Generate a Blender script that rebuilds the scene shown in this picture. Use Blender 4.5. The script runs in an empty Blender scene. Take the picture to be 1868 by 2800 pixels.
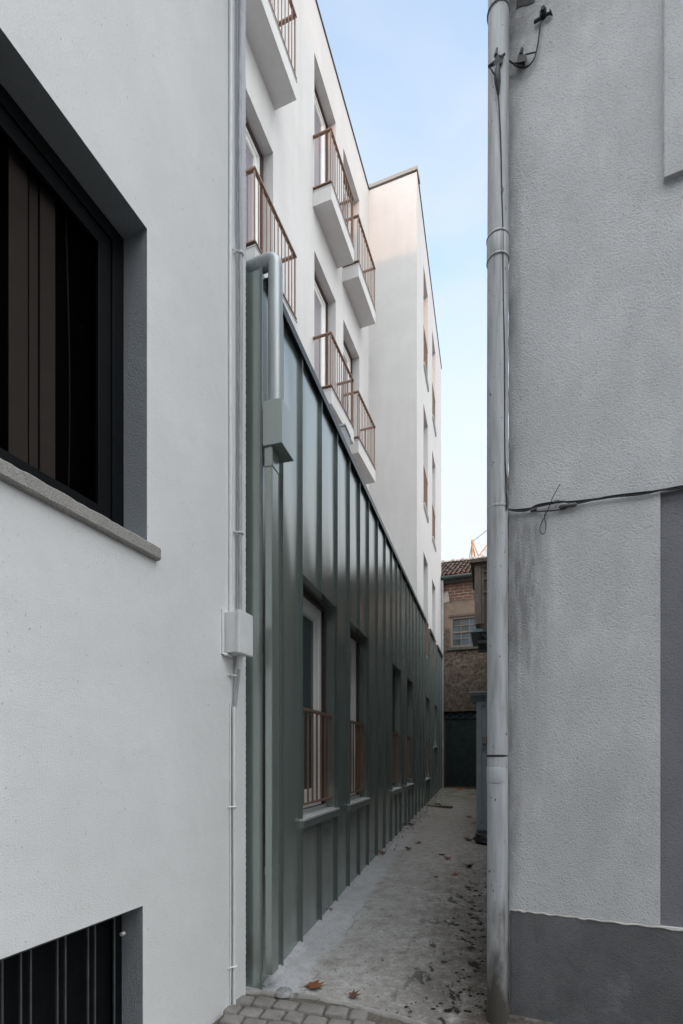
import bpy, bmesh, math, random
from mathutils import Vector, Matrix
random.seed(11)
scene = bpy.context.scene
COL = scene.collection
EYE = 1.6            # camera height above the alley mouth
F, CX, HY = 1400.0, 934.0, 2075.0   # lens data worked out from the vanishing points

# ---------------------------------------------------------------- materials
class G:
    def __init__(s, name):
        s.m = bpy.data.materials.new(name); s.m.use_nodes = True
        s.t = s.m.node_tree; s.n = s.t.nodes; s.l = s.t.links
        s.b = s.n['Principled BSDF']
        s.pos = s.n.new('ShaderNodeNewGeometry').outputs['Position']
    def link(s, a, b): s.l.new(a, b); return s
    def mapping(s, scale=(1, 1, 1), rot=(0, 0, 0), loc=(0, 0, 0)):
        n = s.n.new('ShaderNodeMapping'); s.l.new(s.pos, n.inputs[0])
        n.inputs['Scale'].default_value = scale; n.inputs['Rotation'].default_value = rot; n.inputs['Location'].default_value = loc
        return n.outputs[0]
    def noise(s, scale, detail=3, rough=.55, vec=None, dist=0.0):
        n = s.n.new('ShaderNodeTexNoise'); s.l.new(vec or s.pos, n.inputs['Vector'])
        n.inputs['Scale'].default_value = scale; n.inputs['Detail'].default_value = detail
        n.inputs['Roughness'].default_value = rough; n.inputs['Distortion'].default_value = dist
        return n.outputs['Fac']
    def voro(s, scale, vec=None, feat='F1', out='Distance', rnd=1.0):
        n = s.n.new('ShaderNodeTexVoronoi'); s.l.new(vec or s.pos, n.inputs['Vector'])
        n.feature = feat; n.inputs['Scale'].default_value = scale; n.inputs['Randomness'].default_value = rnd
        return n.outputs[out]
    def ramp(s, fac, stops):
        n = s.n.new('ShaderNodeValToRGB'); s.l.new(fac, n.inputs[0]); cr = n.color_ramp
        while len(cr.elements) < len(stops): cr.elements.new(.5)
        for e, (p, c) in zip(cr.elements, stops):
            e.position = p; e.color = (c, c, c, 1) if isinstance(c, (int, float)) else (*c, 1)
        return n.outputs[0]
    def rng(s, v, a, b, c=0.0, d=1.0):
        n = s.n.new('ShaderNodeMapRange'); n.clamp = True; s.l.new(v, n.inputs[0])
        for i, x in enumerate((a, b, c, d)): n.inputs[i + 1].default_value = x
        return n.outputs[0]
    def math(s, op, a, b=None):
        n = s.n.new('ShaderNodeMath'); n.operation = op
        for i, v in enumerate((a, b)):
            if v is None: continue
            if isinstance(v, (int, float)): n.inputs[i].default_value = v
            else: s.l.new(v, n.inputs[i])
        return n.outputs[0]
    def sep(s, vec=None):
        n = s.n.new('ShaderNodeSeparateXYZ'); s.l.new(vec or s.pos, n.inputs[0]); return n.outputs
    def mix(s, fac, a, b, mode='MIX'):
        n = s.n.new('ShaderNodeMix'); n.data_type = 'RGBA'; n.blend_type = mode
        for i, v in ((0, fac), (6, a), (7, b)):
            if isinstance(v, (int, float)): n.inputs[i].default_value = v if i == 0 else (v, v, v, 1)
            elif isinstance(v, tuple): n.inputs[i].default_value = (*v, 1)
            else: s.l.new(v, n.inputs[i])
        return n.outputs[2]
    def bump(s, h, strength, dist, prev=None):
        n = s.n.new('ShaderNodeBump'); s.l.new(h, n.inputs['Height'])
        n.inputs['Strength'].default_value = strength; n.inputs['Distance'].default_value = dist
        if prev is not None: s.l.new(prev, n.inputs['Normal'])
        s.l.new(n.outputs[0], s.b.inputs['Normal']); return n.outputs[0]
    def base(s, c):
        if isinstance(c, tuple): s.b.inputs['Base Color'].default_value = (*c, 1)
        else: s.l.new(c, s.b.inputs['Base Color'])
        return s
    def set(s, **k):
        for a, v in k.items():
            i = s.b.inputs[a.replace('_', ' ')]
            if isinstance(v, (int, float)): i.default_value = v
            else: s.l.new(v, i)
        return s

def stucco(name, col, grain, dist, var=.10, pits=.5, worm=0.0, stain=None, macro=.004):
    g = G(name)
    big = g.noise(1.3, 4)
    mid = g.noise(7, 3)
    c = g.mix(g.rng(big, .35, .7), tuple(x * (1 - var) for x in col), tuple(min(x * (1 + var * .5), .9) for x in col))
    c = g.mix(g.rng(mid, .5, .75, 0, .22), c, tuple(x * .86 for x in col))
    gr = g.noise(grain, 3, .6, dist=worm)
    c = g.mix(g.rng(gr, .46, .22, 0, pits), c, tuple(x * .52 for x in col))
    dirt = g.noise(60, 2)
    c = g.mix(g.rng(dirt, .70, .76, 0, .8), c, tuple(x * .55 for x in col))
    if stain: c = stain(g, c)
    g.base(c).set(Roughness=.92)
    g.b.inputs['Specular IOR Level'].default_value = .25
    b0 = g.bump(g.noise(3.2, 3), .6, macro * 4)
    g.bump(gr, 1.0, dist, b0)
    return g.m

def strip_left(g, c):
    # bluish grey strip right of the conduit, above the clamp
    x, y, z = g.sep()
    a = g.math('MULTIPLY', g.rng(z, 5.00, 5.03), g.rng(y, 3.372, 3.378))
    return g.mix(g.math('MULTIPLY', a, .85), c, (.56, .59, .65))
M = {}
M['render_left'] = stucco('white_painted_render', (.77, .775, .775), 150, .0032, var=.05, pits=.16, stain=strip_left)

def stain_plinth(g, c):
    bl = g.noise(3.2, 6, .72)
    c = g.mix(g.rng(bl, .48, .66, 0, .7), c, (.105, .105, .108)); return g.mix(g.rng(bl, .45, .32, 0, .7), c, (.245, .25, .262))
def stain_right(g, c):
    bl = g.noise(2.6, 6, .7, vec=g.mapping((1.6, 1.6, .7)))
    c = g.mix(g.rng(bl, .46, .66, 0, .22), c, (.38, .385, .395)); c = g.mix(g.rng(bl, .44, .30, 0, .5), c, (.75, .75, .735))
    x, y, z = g.sep()
    n = g.noise(5, 4, vec=g.mapping((6, 6, .9)))
    band = g.math('MULTIPLY', g.rng(x, 1.05, 1.09), g.rng(x, 1.30, 1.17))
    low = g.math('MULTIPLY', g.rng(z, 2.1, 2.45), g.rng(z, 3.16, 3.02))
    low = g.math('ADD', low, g.math('MULTIPLY', g.rng(z, 1.3, 2.2, 0, .6), g.rng(z, 2.45, 2.1)))
    m = g.math('MULTIPLY', g.math('MULTIPLY', band, low), g.rng(n, .25, .6))
    c = g.mix(g.math('MULTIPLY', m, .62), c, (.12, .12, .12))
    # grime running down beside the downpipe and below the broken corner
    e = g.math('MULTIPLY', g.rng(x, 1.13, 1.06), g.rng(g.noise(4, 4, vec=g.mapping((3, 3, .8))), .38, .7))
    c = g.mix(g.math('MULTIPLY', e, .7), c, (.16, .16, .155))
    t = g.math('MULTIPLY', g.rng(z, 5.8, 6.2), g.rng(x, 1.35, 1.1))
    t = g.math('MULTIPLY', t, g.rng(g.noise(9, 4), .40, .58))
    return g.mix(g.math('MULTIPLY', t, .6), c, (.17, .17, .17))
M['render_right'] = stucco('coarse_grey_white_render', (.635, .645, .655), 92, .0085, var=.12, pits=.62, worm=.6, stain=stain_right)
M['render_plinth'] = stucco('dark_grey_rendered_plinth', (.165, .17, .178), 92, .0075, var=.2, pits=.4, worm=.8, stain=stain_plinth)
M['render_slate'] = stucco('blue_grey_painted_render', (.225, .228, .25), 92, .007, var=.12, pits=.4, worm=.8)
M['bead'] = stucco('pale_cement_bead', (.50, .48, .46), 120, .003, var=.2, pits=.4)
def stain_apartment(g, c):
    n = g.noise(1.2, 5, vec=g.mapping((4, 4, .55)))
    c = g.mix(g.rng(n, .48, .75, 0, .22), c, (.46, .44, .40))
    return c
M['render_white'] = stucco('smooth_warm_white_render', (.60, .595, .585), 150, .0008, var=.05, pits=.06, stain=stain_apartment, macro=.0015)

def cladding():
    g = G('green_grey_zinc_cladding')
    streak = g.noise(2.0, 4, vec=g.mapping((8, 8, .22)))
    c = g.mix(g.rng(streak, .2, .8), (.365, .415, .39), (.40, .45, .425))
    z = g.sep()[2]
    # faint lime runs and splashes low on the sheets
    sp = g.noise(30, 3, vec=g.mapping((1, 1, .10)))
    m = g.math('MULTIPLY', g.rng(sp, .60, .72), g.rng(z, 1.3, .2))
    c = g.mix(g.math('MULTIPLY', m, .15), c, (.42, .42, .39))
    c = g.mix(g.math('MULTIPLY', g.rng(g.noise(4, 4), .45, .7), g.rng(z, .75, .15, 0, .45)), c, (.13, .115, .095))
    g.base(c).set(Metallic=.70, Roughness=.22)
    g.b.inputs['Specular IOR Level'].default_value = .6
    return g.m
M['zinc'] = cladding()
def simple(name, col, rough=.5, metal=0.0, var=.25, vs=14, bump=0, bs=80, stretch=(1, 1, 1), spec=None):
    g = G(name)
    n = g.noise(vs, 5, vec=g.mapping(stretch))
    g.base(g.mix(g.rng(n, .3, .7), tuple(x * (1 - var) for x in col), tuple(min(1, x * (1 + var * .6)) for x in col)))
    g.set(Roughness=rough, Metallic=metal)
    if spec is not None: g.b.inputs['Specular IOR Level'].default_value = spec
    if bump: g.bump(g.noise(bs, 4, vec=g.mapping(stretch)), 1.0, bump)
    return g.m
M['zinc_seam_shaded'] = simple('shade_darkened_zinc_seam', (.23, .265, .26), .30, .6, .06)  # darker than the sheets: shade on the seam sides put into the colour
M['zinc_dark'] = simple('dark_zinc_flashing', (.085, .095, .095), .42, .7)
M['zinc_pale'] = simple('pale_grey_galvanised_pipe', (.44, .48, .49), .42, .35, .15, 6, stretch=(1, 1, .3))
M['brown_metal'] = simple('red_brown_painted_steel', (.25, .155, .11), .5, .1, .15)
M['brown_frame'] = simple('dark_brown_frame', (.060, .032, .028), .45, 0, .2)
M['white_frame'] = simple('off_white_window_frame', (.87, .87, .84), .4, 0, .05)
M['sill_pale'] = simple('pale_aluminium_sill', (.62, .64, .63), .4, .25, .1)
M['black_frame'] = simple('black_window_frame', (.004, .005, .006), .55, 0, .3, spec=.12)
M['black_iron'] = simple('grey_black_iron_bars', (.085, .088, .092), .55, .2, .3)
M['dark_room'] = simple('unlit_room_black', (.012, .010, .010), .9, 0, .2, spec=.05)
M['blind'] = simple('brown_vertical_blind', (.23, .21, .19), .85, 0, .08, spec=.1)
M['paint_white'] = simple('white_painted_plastic', (.74, .75, .75), .45, 0, .06, bump=.0006, bs=120)
M['black'] = simple('black_rubber', (.014, .014, .016), .6, 0, .3, bump=.001, bs=200)
M['brown_lead'] = simple('grey_weathered_connector', (.13, .13, .135), .6, .2, .4)
def glass_opaque(name, tint, rough=.03):
    g = G(name)
    g.base(tint).set(Roughness=rough)
    g.b.inputs['IOR'].default_value = 1.52
    g.b.inputs['Specular IOR Level'].default_value = .6
    g.bump(g.noise(1.3, 2), .12, .02)
    return g.m
M['glass_dark'] = glass_opaque('window_glass_over_dark_room', (.050, .070, .073))
M['glass_light'] = glass_opaque('window_glass_painted_sky_reflection', (.30, .28, .31))  # lilac sky reflection put into the pane colour
M['glass_old'] = glass_opaque('dusty_blue_window_glass', (.075, .105, .13), .18)
def glass_clear():
    g = G('tinted_dusty_glass')
    tr = g.n.new('ShaderNodeBsdfTransparent'); tr.inputs[0].default_value = (.42, .40, .40, 1)
    gl = g.n.new('ShaderNodeBsdfGlossy'); gl.inputs[0].default_value = (.05, .05, .05, 1); gl.inputs['Roughness'].default_value = .02
    lw = g.n.new('ShaderNodeLayerWeight'); lw.inputs[0].default_value = .5; pw = g.math('ADD', g.math('MULTIPLY', g.math('POWER', lw.outputs['Facing'], 5.0), .9), .04)
    mx = g.n.new('ShaderNodeMixShader'); g.l.new(pw, mx.inputs[0]); g.l.new(tr.outputs[0], mx.inputs[1]); g.l.new(gl.outputs[0], mx.inputs[2])
    df = g.n.new('ShaderNodeBsdfDiffuse'); df.inputs[0].default_value = (.2, .19, .18, 1)
    sp = g.rng(g.noise(95, 2), .735, .76, 0, .5)
    m2 = g.n.new('ShaderNodeMixShader'); g.l.new(sp, m2.inputs[0]); g.l.new(mx.outputs[0], m2.inputs[1]); g.l.new(df.outputs[0], m2.inputs[2])
    out = [n for n in g.n if n.type == 'OUTPUT_MATERIAL'][0]
    g.l.new(m2.outputs[0], out.inputs[0]); g.n.remove(g.b)
    return g.m
M['glass_clear'] = glass_clear()
def granite():
    g = G('grey_granite')
    v = g.noise(190, 3, .7)
    c = g.ramp(v, [(.30, (.09, .085, .08)), (.45, (.27, .26, .245)), (.60, (.36, .345, .32)), (.72, (.48, .46, .44))])
    g.base(c).set(Roughness=.75); g.bump(v, .6, .002); return g.m
M['granite'] = granite()

def pipe_mat():
    g = G('grey_weathered_downpipe')
    x, y, z = g.sep()
    st = g.noise(5, 5, vec=g.mapping((7, 7, .6)))
    c = g.mix(g.rng(st, .3, .75), (.36, .38, .40), (.52, .54, .56))
    rust = g.noise(7, 5, vec=g.mapping((5, 5, .35), loc=(3, 1, 0)))
    c = g.mix(g.rng(rust, .54, .72, 0, .7), c, (.22, .20, .17))
    chip = g.noise(55, 2, vec=g.mapping((1, 1, .45)))
    c = g.mix(g.rng(chip, .70, .74), c, (.07, .065, .06))
    # splash dirt that climbs unevenly from the foot
    h = g.math('ADD', z, g.math('MULTIPLY', g.noise(8, 5, vec=g.mapping((2, 2, .7))), -1.1))
    c = g.mix(g.rng(h, .18, -.42, 0, .93), c, (.055, .048, .036))
    # darker on the wall side
    s2 = g.math('MULTIPLY', g.rng(x, .985, 1.025), g.rng(g.noise(4, 4, vec=g.mapping((2, 2, .5))), .25, .6))
    c = g.mix(g.math('MULTIPLY', s2, .6), c, (.13, .115, .095))
    g.base(c).set(Roughness=.5); g.b.inputs['Specular IOR Level'].default_value = .35
    g.bump(g.noise(20, 4), .5, .003); return g.m
M['downpipe'] = pipe_mat()
M['conduit'] = simple('scratched_grey_conduit', (.40, .405, .42), .5, 0, .28, 9, .001, 60, (6, 6, 1))

def concrete():
    g = G('stained_alley_concrete')
    x, y, z = g.sep()
    a = g.noise(1.3, 7, .7); b = g.noise(8, 6, .72); f = g.noise(42, 4, .7)
    c = g.mix(g.rng(a, .32, .68), (.31, .30, .285), (.47, .465, .45))
    c = g.mix(g.rng(b, .46, .70, 0, .7), c, (.20, .182, .162))
    c = g.mix(g.rng(b, .44, .30, 0, .5), c, (.48, .475, .465))
    c = g.mix(g.rng(f, .50, .70, 0, .55), c, (.17, .155, .14))
    # long scuffs across the slab
    sc = g.noise(5, 6, .75, vec=g.mapping((1.0, 7, 1), rot=(0, 0, .3)))
    c = g.mix(g.rng(sc, .52, .70, 0, .6), c, (.16, .145, .13))
    # newer bluish cement along the cladding, with a ragged edge and a hairline crack
    dist = g.math('MULTIPLY', g.math('SUBTRACT', g.math('ADD', x, 1.58), g.math('MULTIPLY', y, .2893)), .961)
    rag = g.math('ADD', dist, g.math('ADD', g.math('MULTIPLY', g.noise(2.2, 4), -.30), g.math('MULTIPLY', g.noise(16, 4), -.07)))
    band = g.rng(rag, .14, .06)
    bc = g.mix(g.rng(a, .35, .65), (.37, .375, .39), (.53, .535, .55)); bc = g.mix(g.rng(f, .52, .68, 0, .5), bc, (.26, .25, .245)); bc = g.mix(g.rng(b, .5, .7, 0, .5), bc, (.30, .29, .285))
    c = g.mix(g.math('MULTIPLY', band, g.rng(y, 12, 6.5, .25, .85)), c, bc)
    cr = g.math('ABSOLUTE', g.math('SUBTRACT', g.math('ADD', dist, g.math('ADD', g.math('MULTIPLY', g.noise(3, 5, .7), -.22), -.0)), .20))
    c = g.mix(g.math('MULTIPLY', g.rng(cr, .006, .001), g.rng(g.noise(2, 2), .45, .55, 0, .6)), c, (.09, .085, .08))
    # farther up the alley the slab is browner and mossy beside the door
    c = g.mix(g.math('MULTIPLY', g.rng(y, 5.5, 10, 0, .75), g.rng(a, .15, .6)), c, (.19, .168, .142))
    mo = g.math('MULTIPLY', g.rng(y, 12.0, 15), g.rng(g.noise(3, 4), .40, .6))
    c = g.mix(g.math('MULTIPLY', mo, .75), c, (.085, .10, .045))
    # damp grime by the right-hand downpipe
    rt = g.math('SUBTRACT', x, g.math('MULTIPLY', g.math('SUBTRACT', y, 3.2), .30))
    side = g.rng(g.math('ADD', rt, g.math('MULTIPLY', g.noise(2.5, 5), .7)), .62, 1.20)
    near = g.rng(y, 8.0, 4.0)
    gm = g.math('MULTIPLY', g.math('MULTIPLY', side, near), g.rng(g.noise(4.2, 6, .75), .28, .52))
    c = g.mix(g.math('MULTIPLY', gm, .95), c, (.050, .042, .037))
    br = g.math('MULTIPLY', g.rng(rt, -.2, .7), g.rng(g.noise(15, 6, .8), .38, .60)); c = g.mix(g.math('MULTIPLY', br, .75), c, (.12, .10, .085))
    v = g.noise(10, 4, .62, vec=g.mapping((1, .5, 1)))
    spots = g.math('MULTIPLY', g.rng(v, .565, .605), g.math('MULTIPLY', g.rng(rt, .15, .55), g.rng(y, 7.5, 4.2)))
    c = g.mix(g.math('MULTIPLY', spots, .92), c, (.016, .017, .016))
    v2 = g.noise(30, 3, .6, vec=g.mapping((1, .55, 1)))
    sp2 = g.math('MULTIPLY', g.rng(v2, .645, .68), g.rng(rt, -.5, .3, .25, 1))
    c = g.mix(g.math('MULTIPLY', sp2, .85), c, (.03, .028, .026))
    fl = g.noise(105, 2)
    c = g.mix(g.rng(fl, .71, .76, 0, .8), c, (.58, .57, .54))
    c = g.mix(g.rng(fl, .30, .26, 0, .8), c, (.06, .055, .05))
    g.base(c).set(Roughness=.9); g.b.inputs['Specular IOR Level'].default_value = .12
    g.bump(f, .7, .004, g.bump(b, .9, .014, g.bump(a, .5, .03))); return g.m
M['concrete'] = concrete()
def cement_band():
    g = G('pale_cement_band')
    a = g.noise(2.3, 6, .65); b = g.noise(40, 3)
    c = g.mix(g.rng(a, .3, .7), (.25, .24, .225), (.38, .37, .355))
    c = g.mix(g.rng(b, .60, .70, 0, .6), c, (.13, .12, .11))
    y = g.sep()[1]
    c = g.mix(g.rng(y, 6.5, 12, 0, .8), c, (.17, .16, .135))
    g.base(c).set(Roughness=.85); g.bump(b, .6, .004, g.bump(a, .6, .02)); return g.m
M['cement'] = cement_band()
def cobble():
    g = G('grey_granite_setts')
    a = g.noise(7, 5, .6); v = g.noise(150, 3, .7)
    c = g.mix(g.rng(a, .3, .7), (.15, .14, .13), (.27, .258, .24))
    c = g.mix(g.rng(v, .58, .7, 0, .7), c, (.52, .5, .48)); c = g.mix(g.rng(v, .42, .3, 0, .6), c, (.08, .075, .07))
    g.base(c).set(Roughness=.8); g.bump(v, .6, .003, g.bump(g.noise(18, 4), .6, .01)); return g.m
M['cobble'] = cobble()
M['soil'] = simple('sandy_joint_dirt', (.13, .115, .095), .95, 0, .45, 60, .004, 150)
M['ground'] = simple('street_dirt', (.16, .15, .14), .95, 0, .3, 3, .01, 20)

def old_plaster():
    g = G('old_brown_rubble_plaster')
    x, y, z = g.sep()
    r = g.noise(6, 6, .75); f = g.noise(9, 7, .8)
    c = g.ramp(f, [(.36, (.045, .035, .028)), (.46, (.15, .115, .087)), (.56, (.25, .195, .15)), (.68, (.42, .355, .29))])
    # the smoother rendered part above the window
    sm = g.math('MULTIPLY', g.rng(z, 5.85, 6.0), g.rng(z, 6.9, 6.75))
    c = g.mix(g.math('MULTIPLY', sm, .85), c, g.mix(g.rng(r, .3, .7), (.19, .145, .11), (.28, .215, .165)))
    # blackened towards the door head
    dk = g.math('MULTIPLY', g.rng(z, 4.7, 3.0), g.rng(r, .25, .6))
    c = g.mix(g.math('MULTIPLY', dk, .75), c, (.06, .05, .042))
    g.base(c).set(Roughness=.95)
    amp = g.mix(sm, f, .5)
    g.bump(amp, 1.0, .16); return g.m
M['rubble'] = old_plaster()
def brick_mat():
    g = G('weathered_red_brick')
    n = g.n.new('ShaderNodeTexBrick')
    mp = g.n.new('ShaderNodeMapping'); mp.inputs['Rotation'].default_value = (math.radians(90), 0, 0)
    cb = g.n.new('ShaderNodeCombineXYZ'); x, y, z = g.sep()
    g.l.new(g.math('ADD', x, g.math('MULTIPLY', g.noise(5, 3), .05)), cb.inputs[0]); g.l.new(g.math('ADD', z, g.math('MULTIPLY', g.noise(4, 3), .05)), cb.inputs[1])
    g.l.new(cb.outputs[0], n.inputs['Vector'])
    n.inputs['Scale'].default_value = 1; n.inputs['Brick Width'].default_value = .27; n.inputs['Row Height'].default_value = .10
    n.inputs['Mortar Size'].default_value = .013; n.inputs['Mortar Smooth'].default_value = .3
    n.inputs['Color1'].default_value = (.20, .095, .065, 1); n.inputs['Color2'].default_value = (.14, .08, .062, 1); n.inputs['Mortar'].default_value = (.36, .29, .21, 1)
    r = g.noise(3, 5, .7)
    c = g.mix(g.rng(r, .42, .66, 0, .85), n.outputs['Color'], (.13, .095, .075))
    g.base(c).set(Roughness=.95); g.bump(g.noise(22, 4), .8, .03); return g.m
M['brick'] = brick_mat()
M['patch'] = simple('pale_lime_patch', (.46, .42, .38), .95, 0, .2, 8, .01, 20)
def tiles_mat():
    g = G('mossy_clay_roof_tiles')
    a = g.noise(4, 5, .7); b = g.noise(17, 4)
    c = g.ramp(a, [(.3, (.06, .045, .037)), (.5, (.19, .125, .098)), (.7, (.34, .26, .21))])
    z = g.sep()[2]
    c = g.mix(g.rng(b, .5, .7, 0, .6), c, (.13, .13, .085))
    c = g.mix(g.math('MULTIPLY', g.rng(z, 7.95, 7.75), g.rng(a, .3, .5)), c, (.26, .085, .06))
    g.base(c).set(Roughness=.9); return g.m
M['tiles'] = tiles_mat()
M['gutter'] = simple('dark_green_zinc_gutter', (.045, .065, .06), .5, .5, .3)
M['door_green'] = simple('scuffed_dark_green_steel', (.013, .024, .024), .5, .3, .5, 7, .002, 30)
M['rust'] = simple('rusty_steel', (.10, .048, .030), .8, .1, .45, 20)
M['wood_old'] = simple('weathered_pale_wood', (.215, .18, .15), .85, 0, .35, 8, .002, 40, (8, 8, .7))
M['timber'] = simple('grey_brown_timber_boards', (.155, .118, .092), .9, 0, .4, 7, .006, 25, (8, 8, .6))
M['stone_dark'] = simple('dark_weathered_stone', (.085, .085, .078), .95, 0, .4, 9, .02, 20)
def old_paint():
    g = G('flaking_blue_grey_paint')
    n = g.noise(6, 6, .7, vec=g.mapping((4, 4, .8)))
    c = g.mix(g.rng(n, .3, .7), (.19, .235, .27), (.27, .315, .35))
    f = g.noise(14, 6, .75, vec=g.mapping((3, 3, .8), loc=(5, 2, 1)))
    c = g.mix(g.rng(f, .62, .66), c, (.10, .095, .085))
    g.base(c).set(Roughness=.6); g.bump(f, .4, .003); return g.m
M['old_paint'] = old_paint()
M['orange'] = simple('orange_crane_steel', (.46, .23, .095), .5, 0, .15)
M['steel_cable'] = simple('grey_steel_cable', (.22, .22, .23), .5, .4, .1)
M['leaf'] = simple('dry_brown_leaf', (.20, .075, .028), .75, 0, .35, 25)
M['leaf_dark'] = simple('dark_wilted_leaf', (.12, .055, .033), .8, 0, .4, 25)
M['drain'] = simple('speckled_pale_drain_cover', (.30, .30, .30), .6, .1, .25, 60)
M['rag'] = simple('black_plastic_sack', (.012, .013, .017), .45, 0, .3)
M['plaster_far'] = stucco('grey_brown_old_plaster', (.25, .235, .21), 40, .01, var=.3, pits=.4)
M['street_wall'] = simple('dark_tiled_street_front', (.085, .088, .095), .7, 0, .3, 3)
M['asphalt'] = simple('dark_asphalt', (.05, .05, .052), .9, 0, .3, 8, .01, 60)
M['render_reveal'] = stucco('grey_painted_reveal', (.34, .365, .385), 115, .0045, var=.06, pits=.25)
M['render_soffit'] = M['render_reveal']
M['duct_paint'] = simple('pale_grey_painted_duct', (.60, .62, .64), .5, 0, .08)
M['moss'] = simple('black_dried_moss', (.024, .021, .018), 1.0, 0, .4, 60, .004, 120, spec=.0)
M['roofing'] = simple('grey_roofing_membrane', (.25, .25, .25), .9, 0, .2)

# ---------------------------------------------------------------- geometry helpers
class Plane:
    """vertical plane: o + t*s along it, n outwards, z up (world metres)"""
    def __init__(s, o, t, n=None):
        s.o = Vector((o[0], o[1], 0)); s.t = Vector((t[0], t[1], 0))
        if n is None: n = (t[1], -t[0])
        s.n = Vector((n[0], n[1], 0)).normalized()
    def P(s, a, z, d=0.0):
        v = s.o + s.t * a + s.n * d; return Vector((v.x, v.y, z))
    def on(s, x, y, d=0.0):
        """where the sight line of picture point x, y meets the plane moved out by d: (s, z)"""
        u, v = (x - CX) / F, (HY - y) / F
        o = s.o + s.n * d
        Y = o.dot(s.n) / (u * s.n.x + s.n.y)
        q = Vector((u * Y, Y, 0)) - o
        return q.dot(s.t) / s.t.length_squared, EYE + v * Y
def at(x, y, Y): return Vector(((x - CX) / F * Y, Y, EYE + (HY - y) / F * Y))

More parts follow.
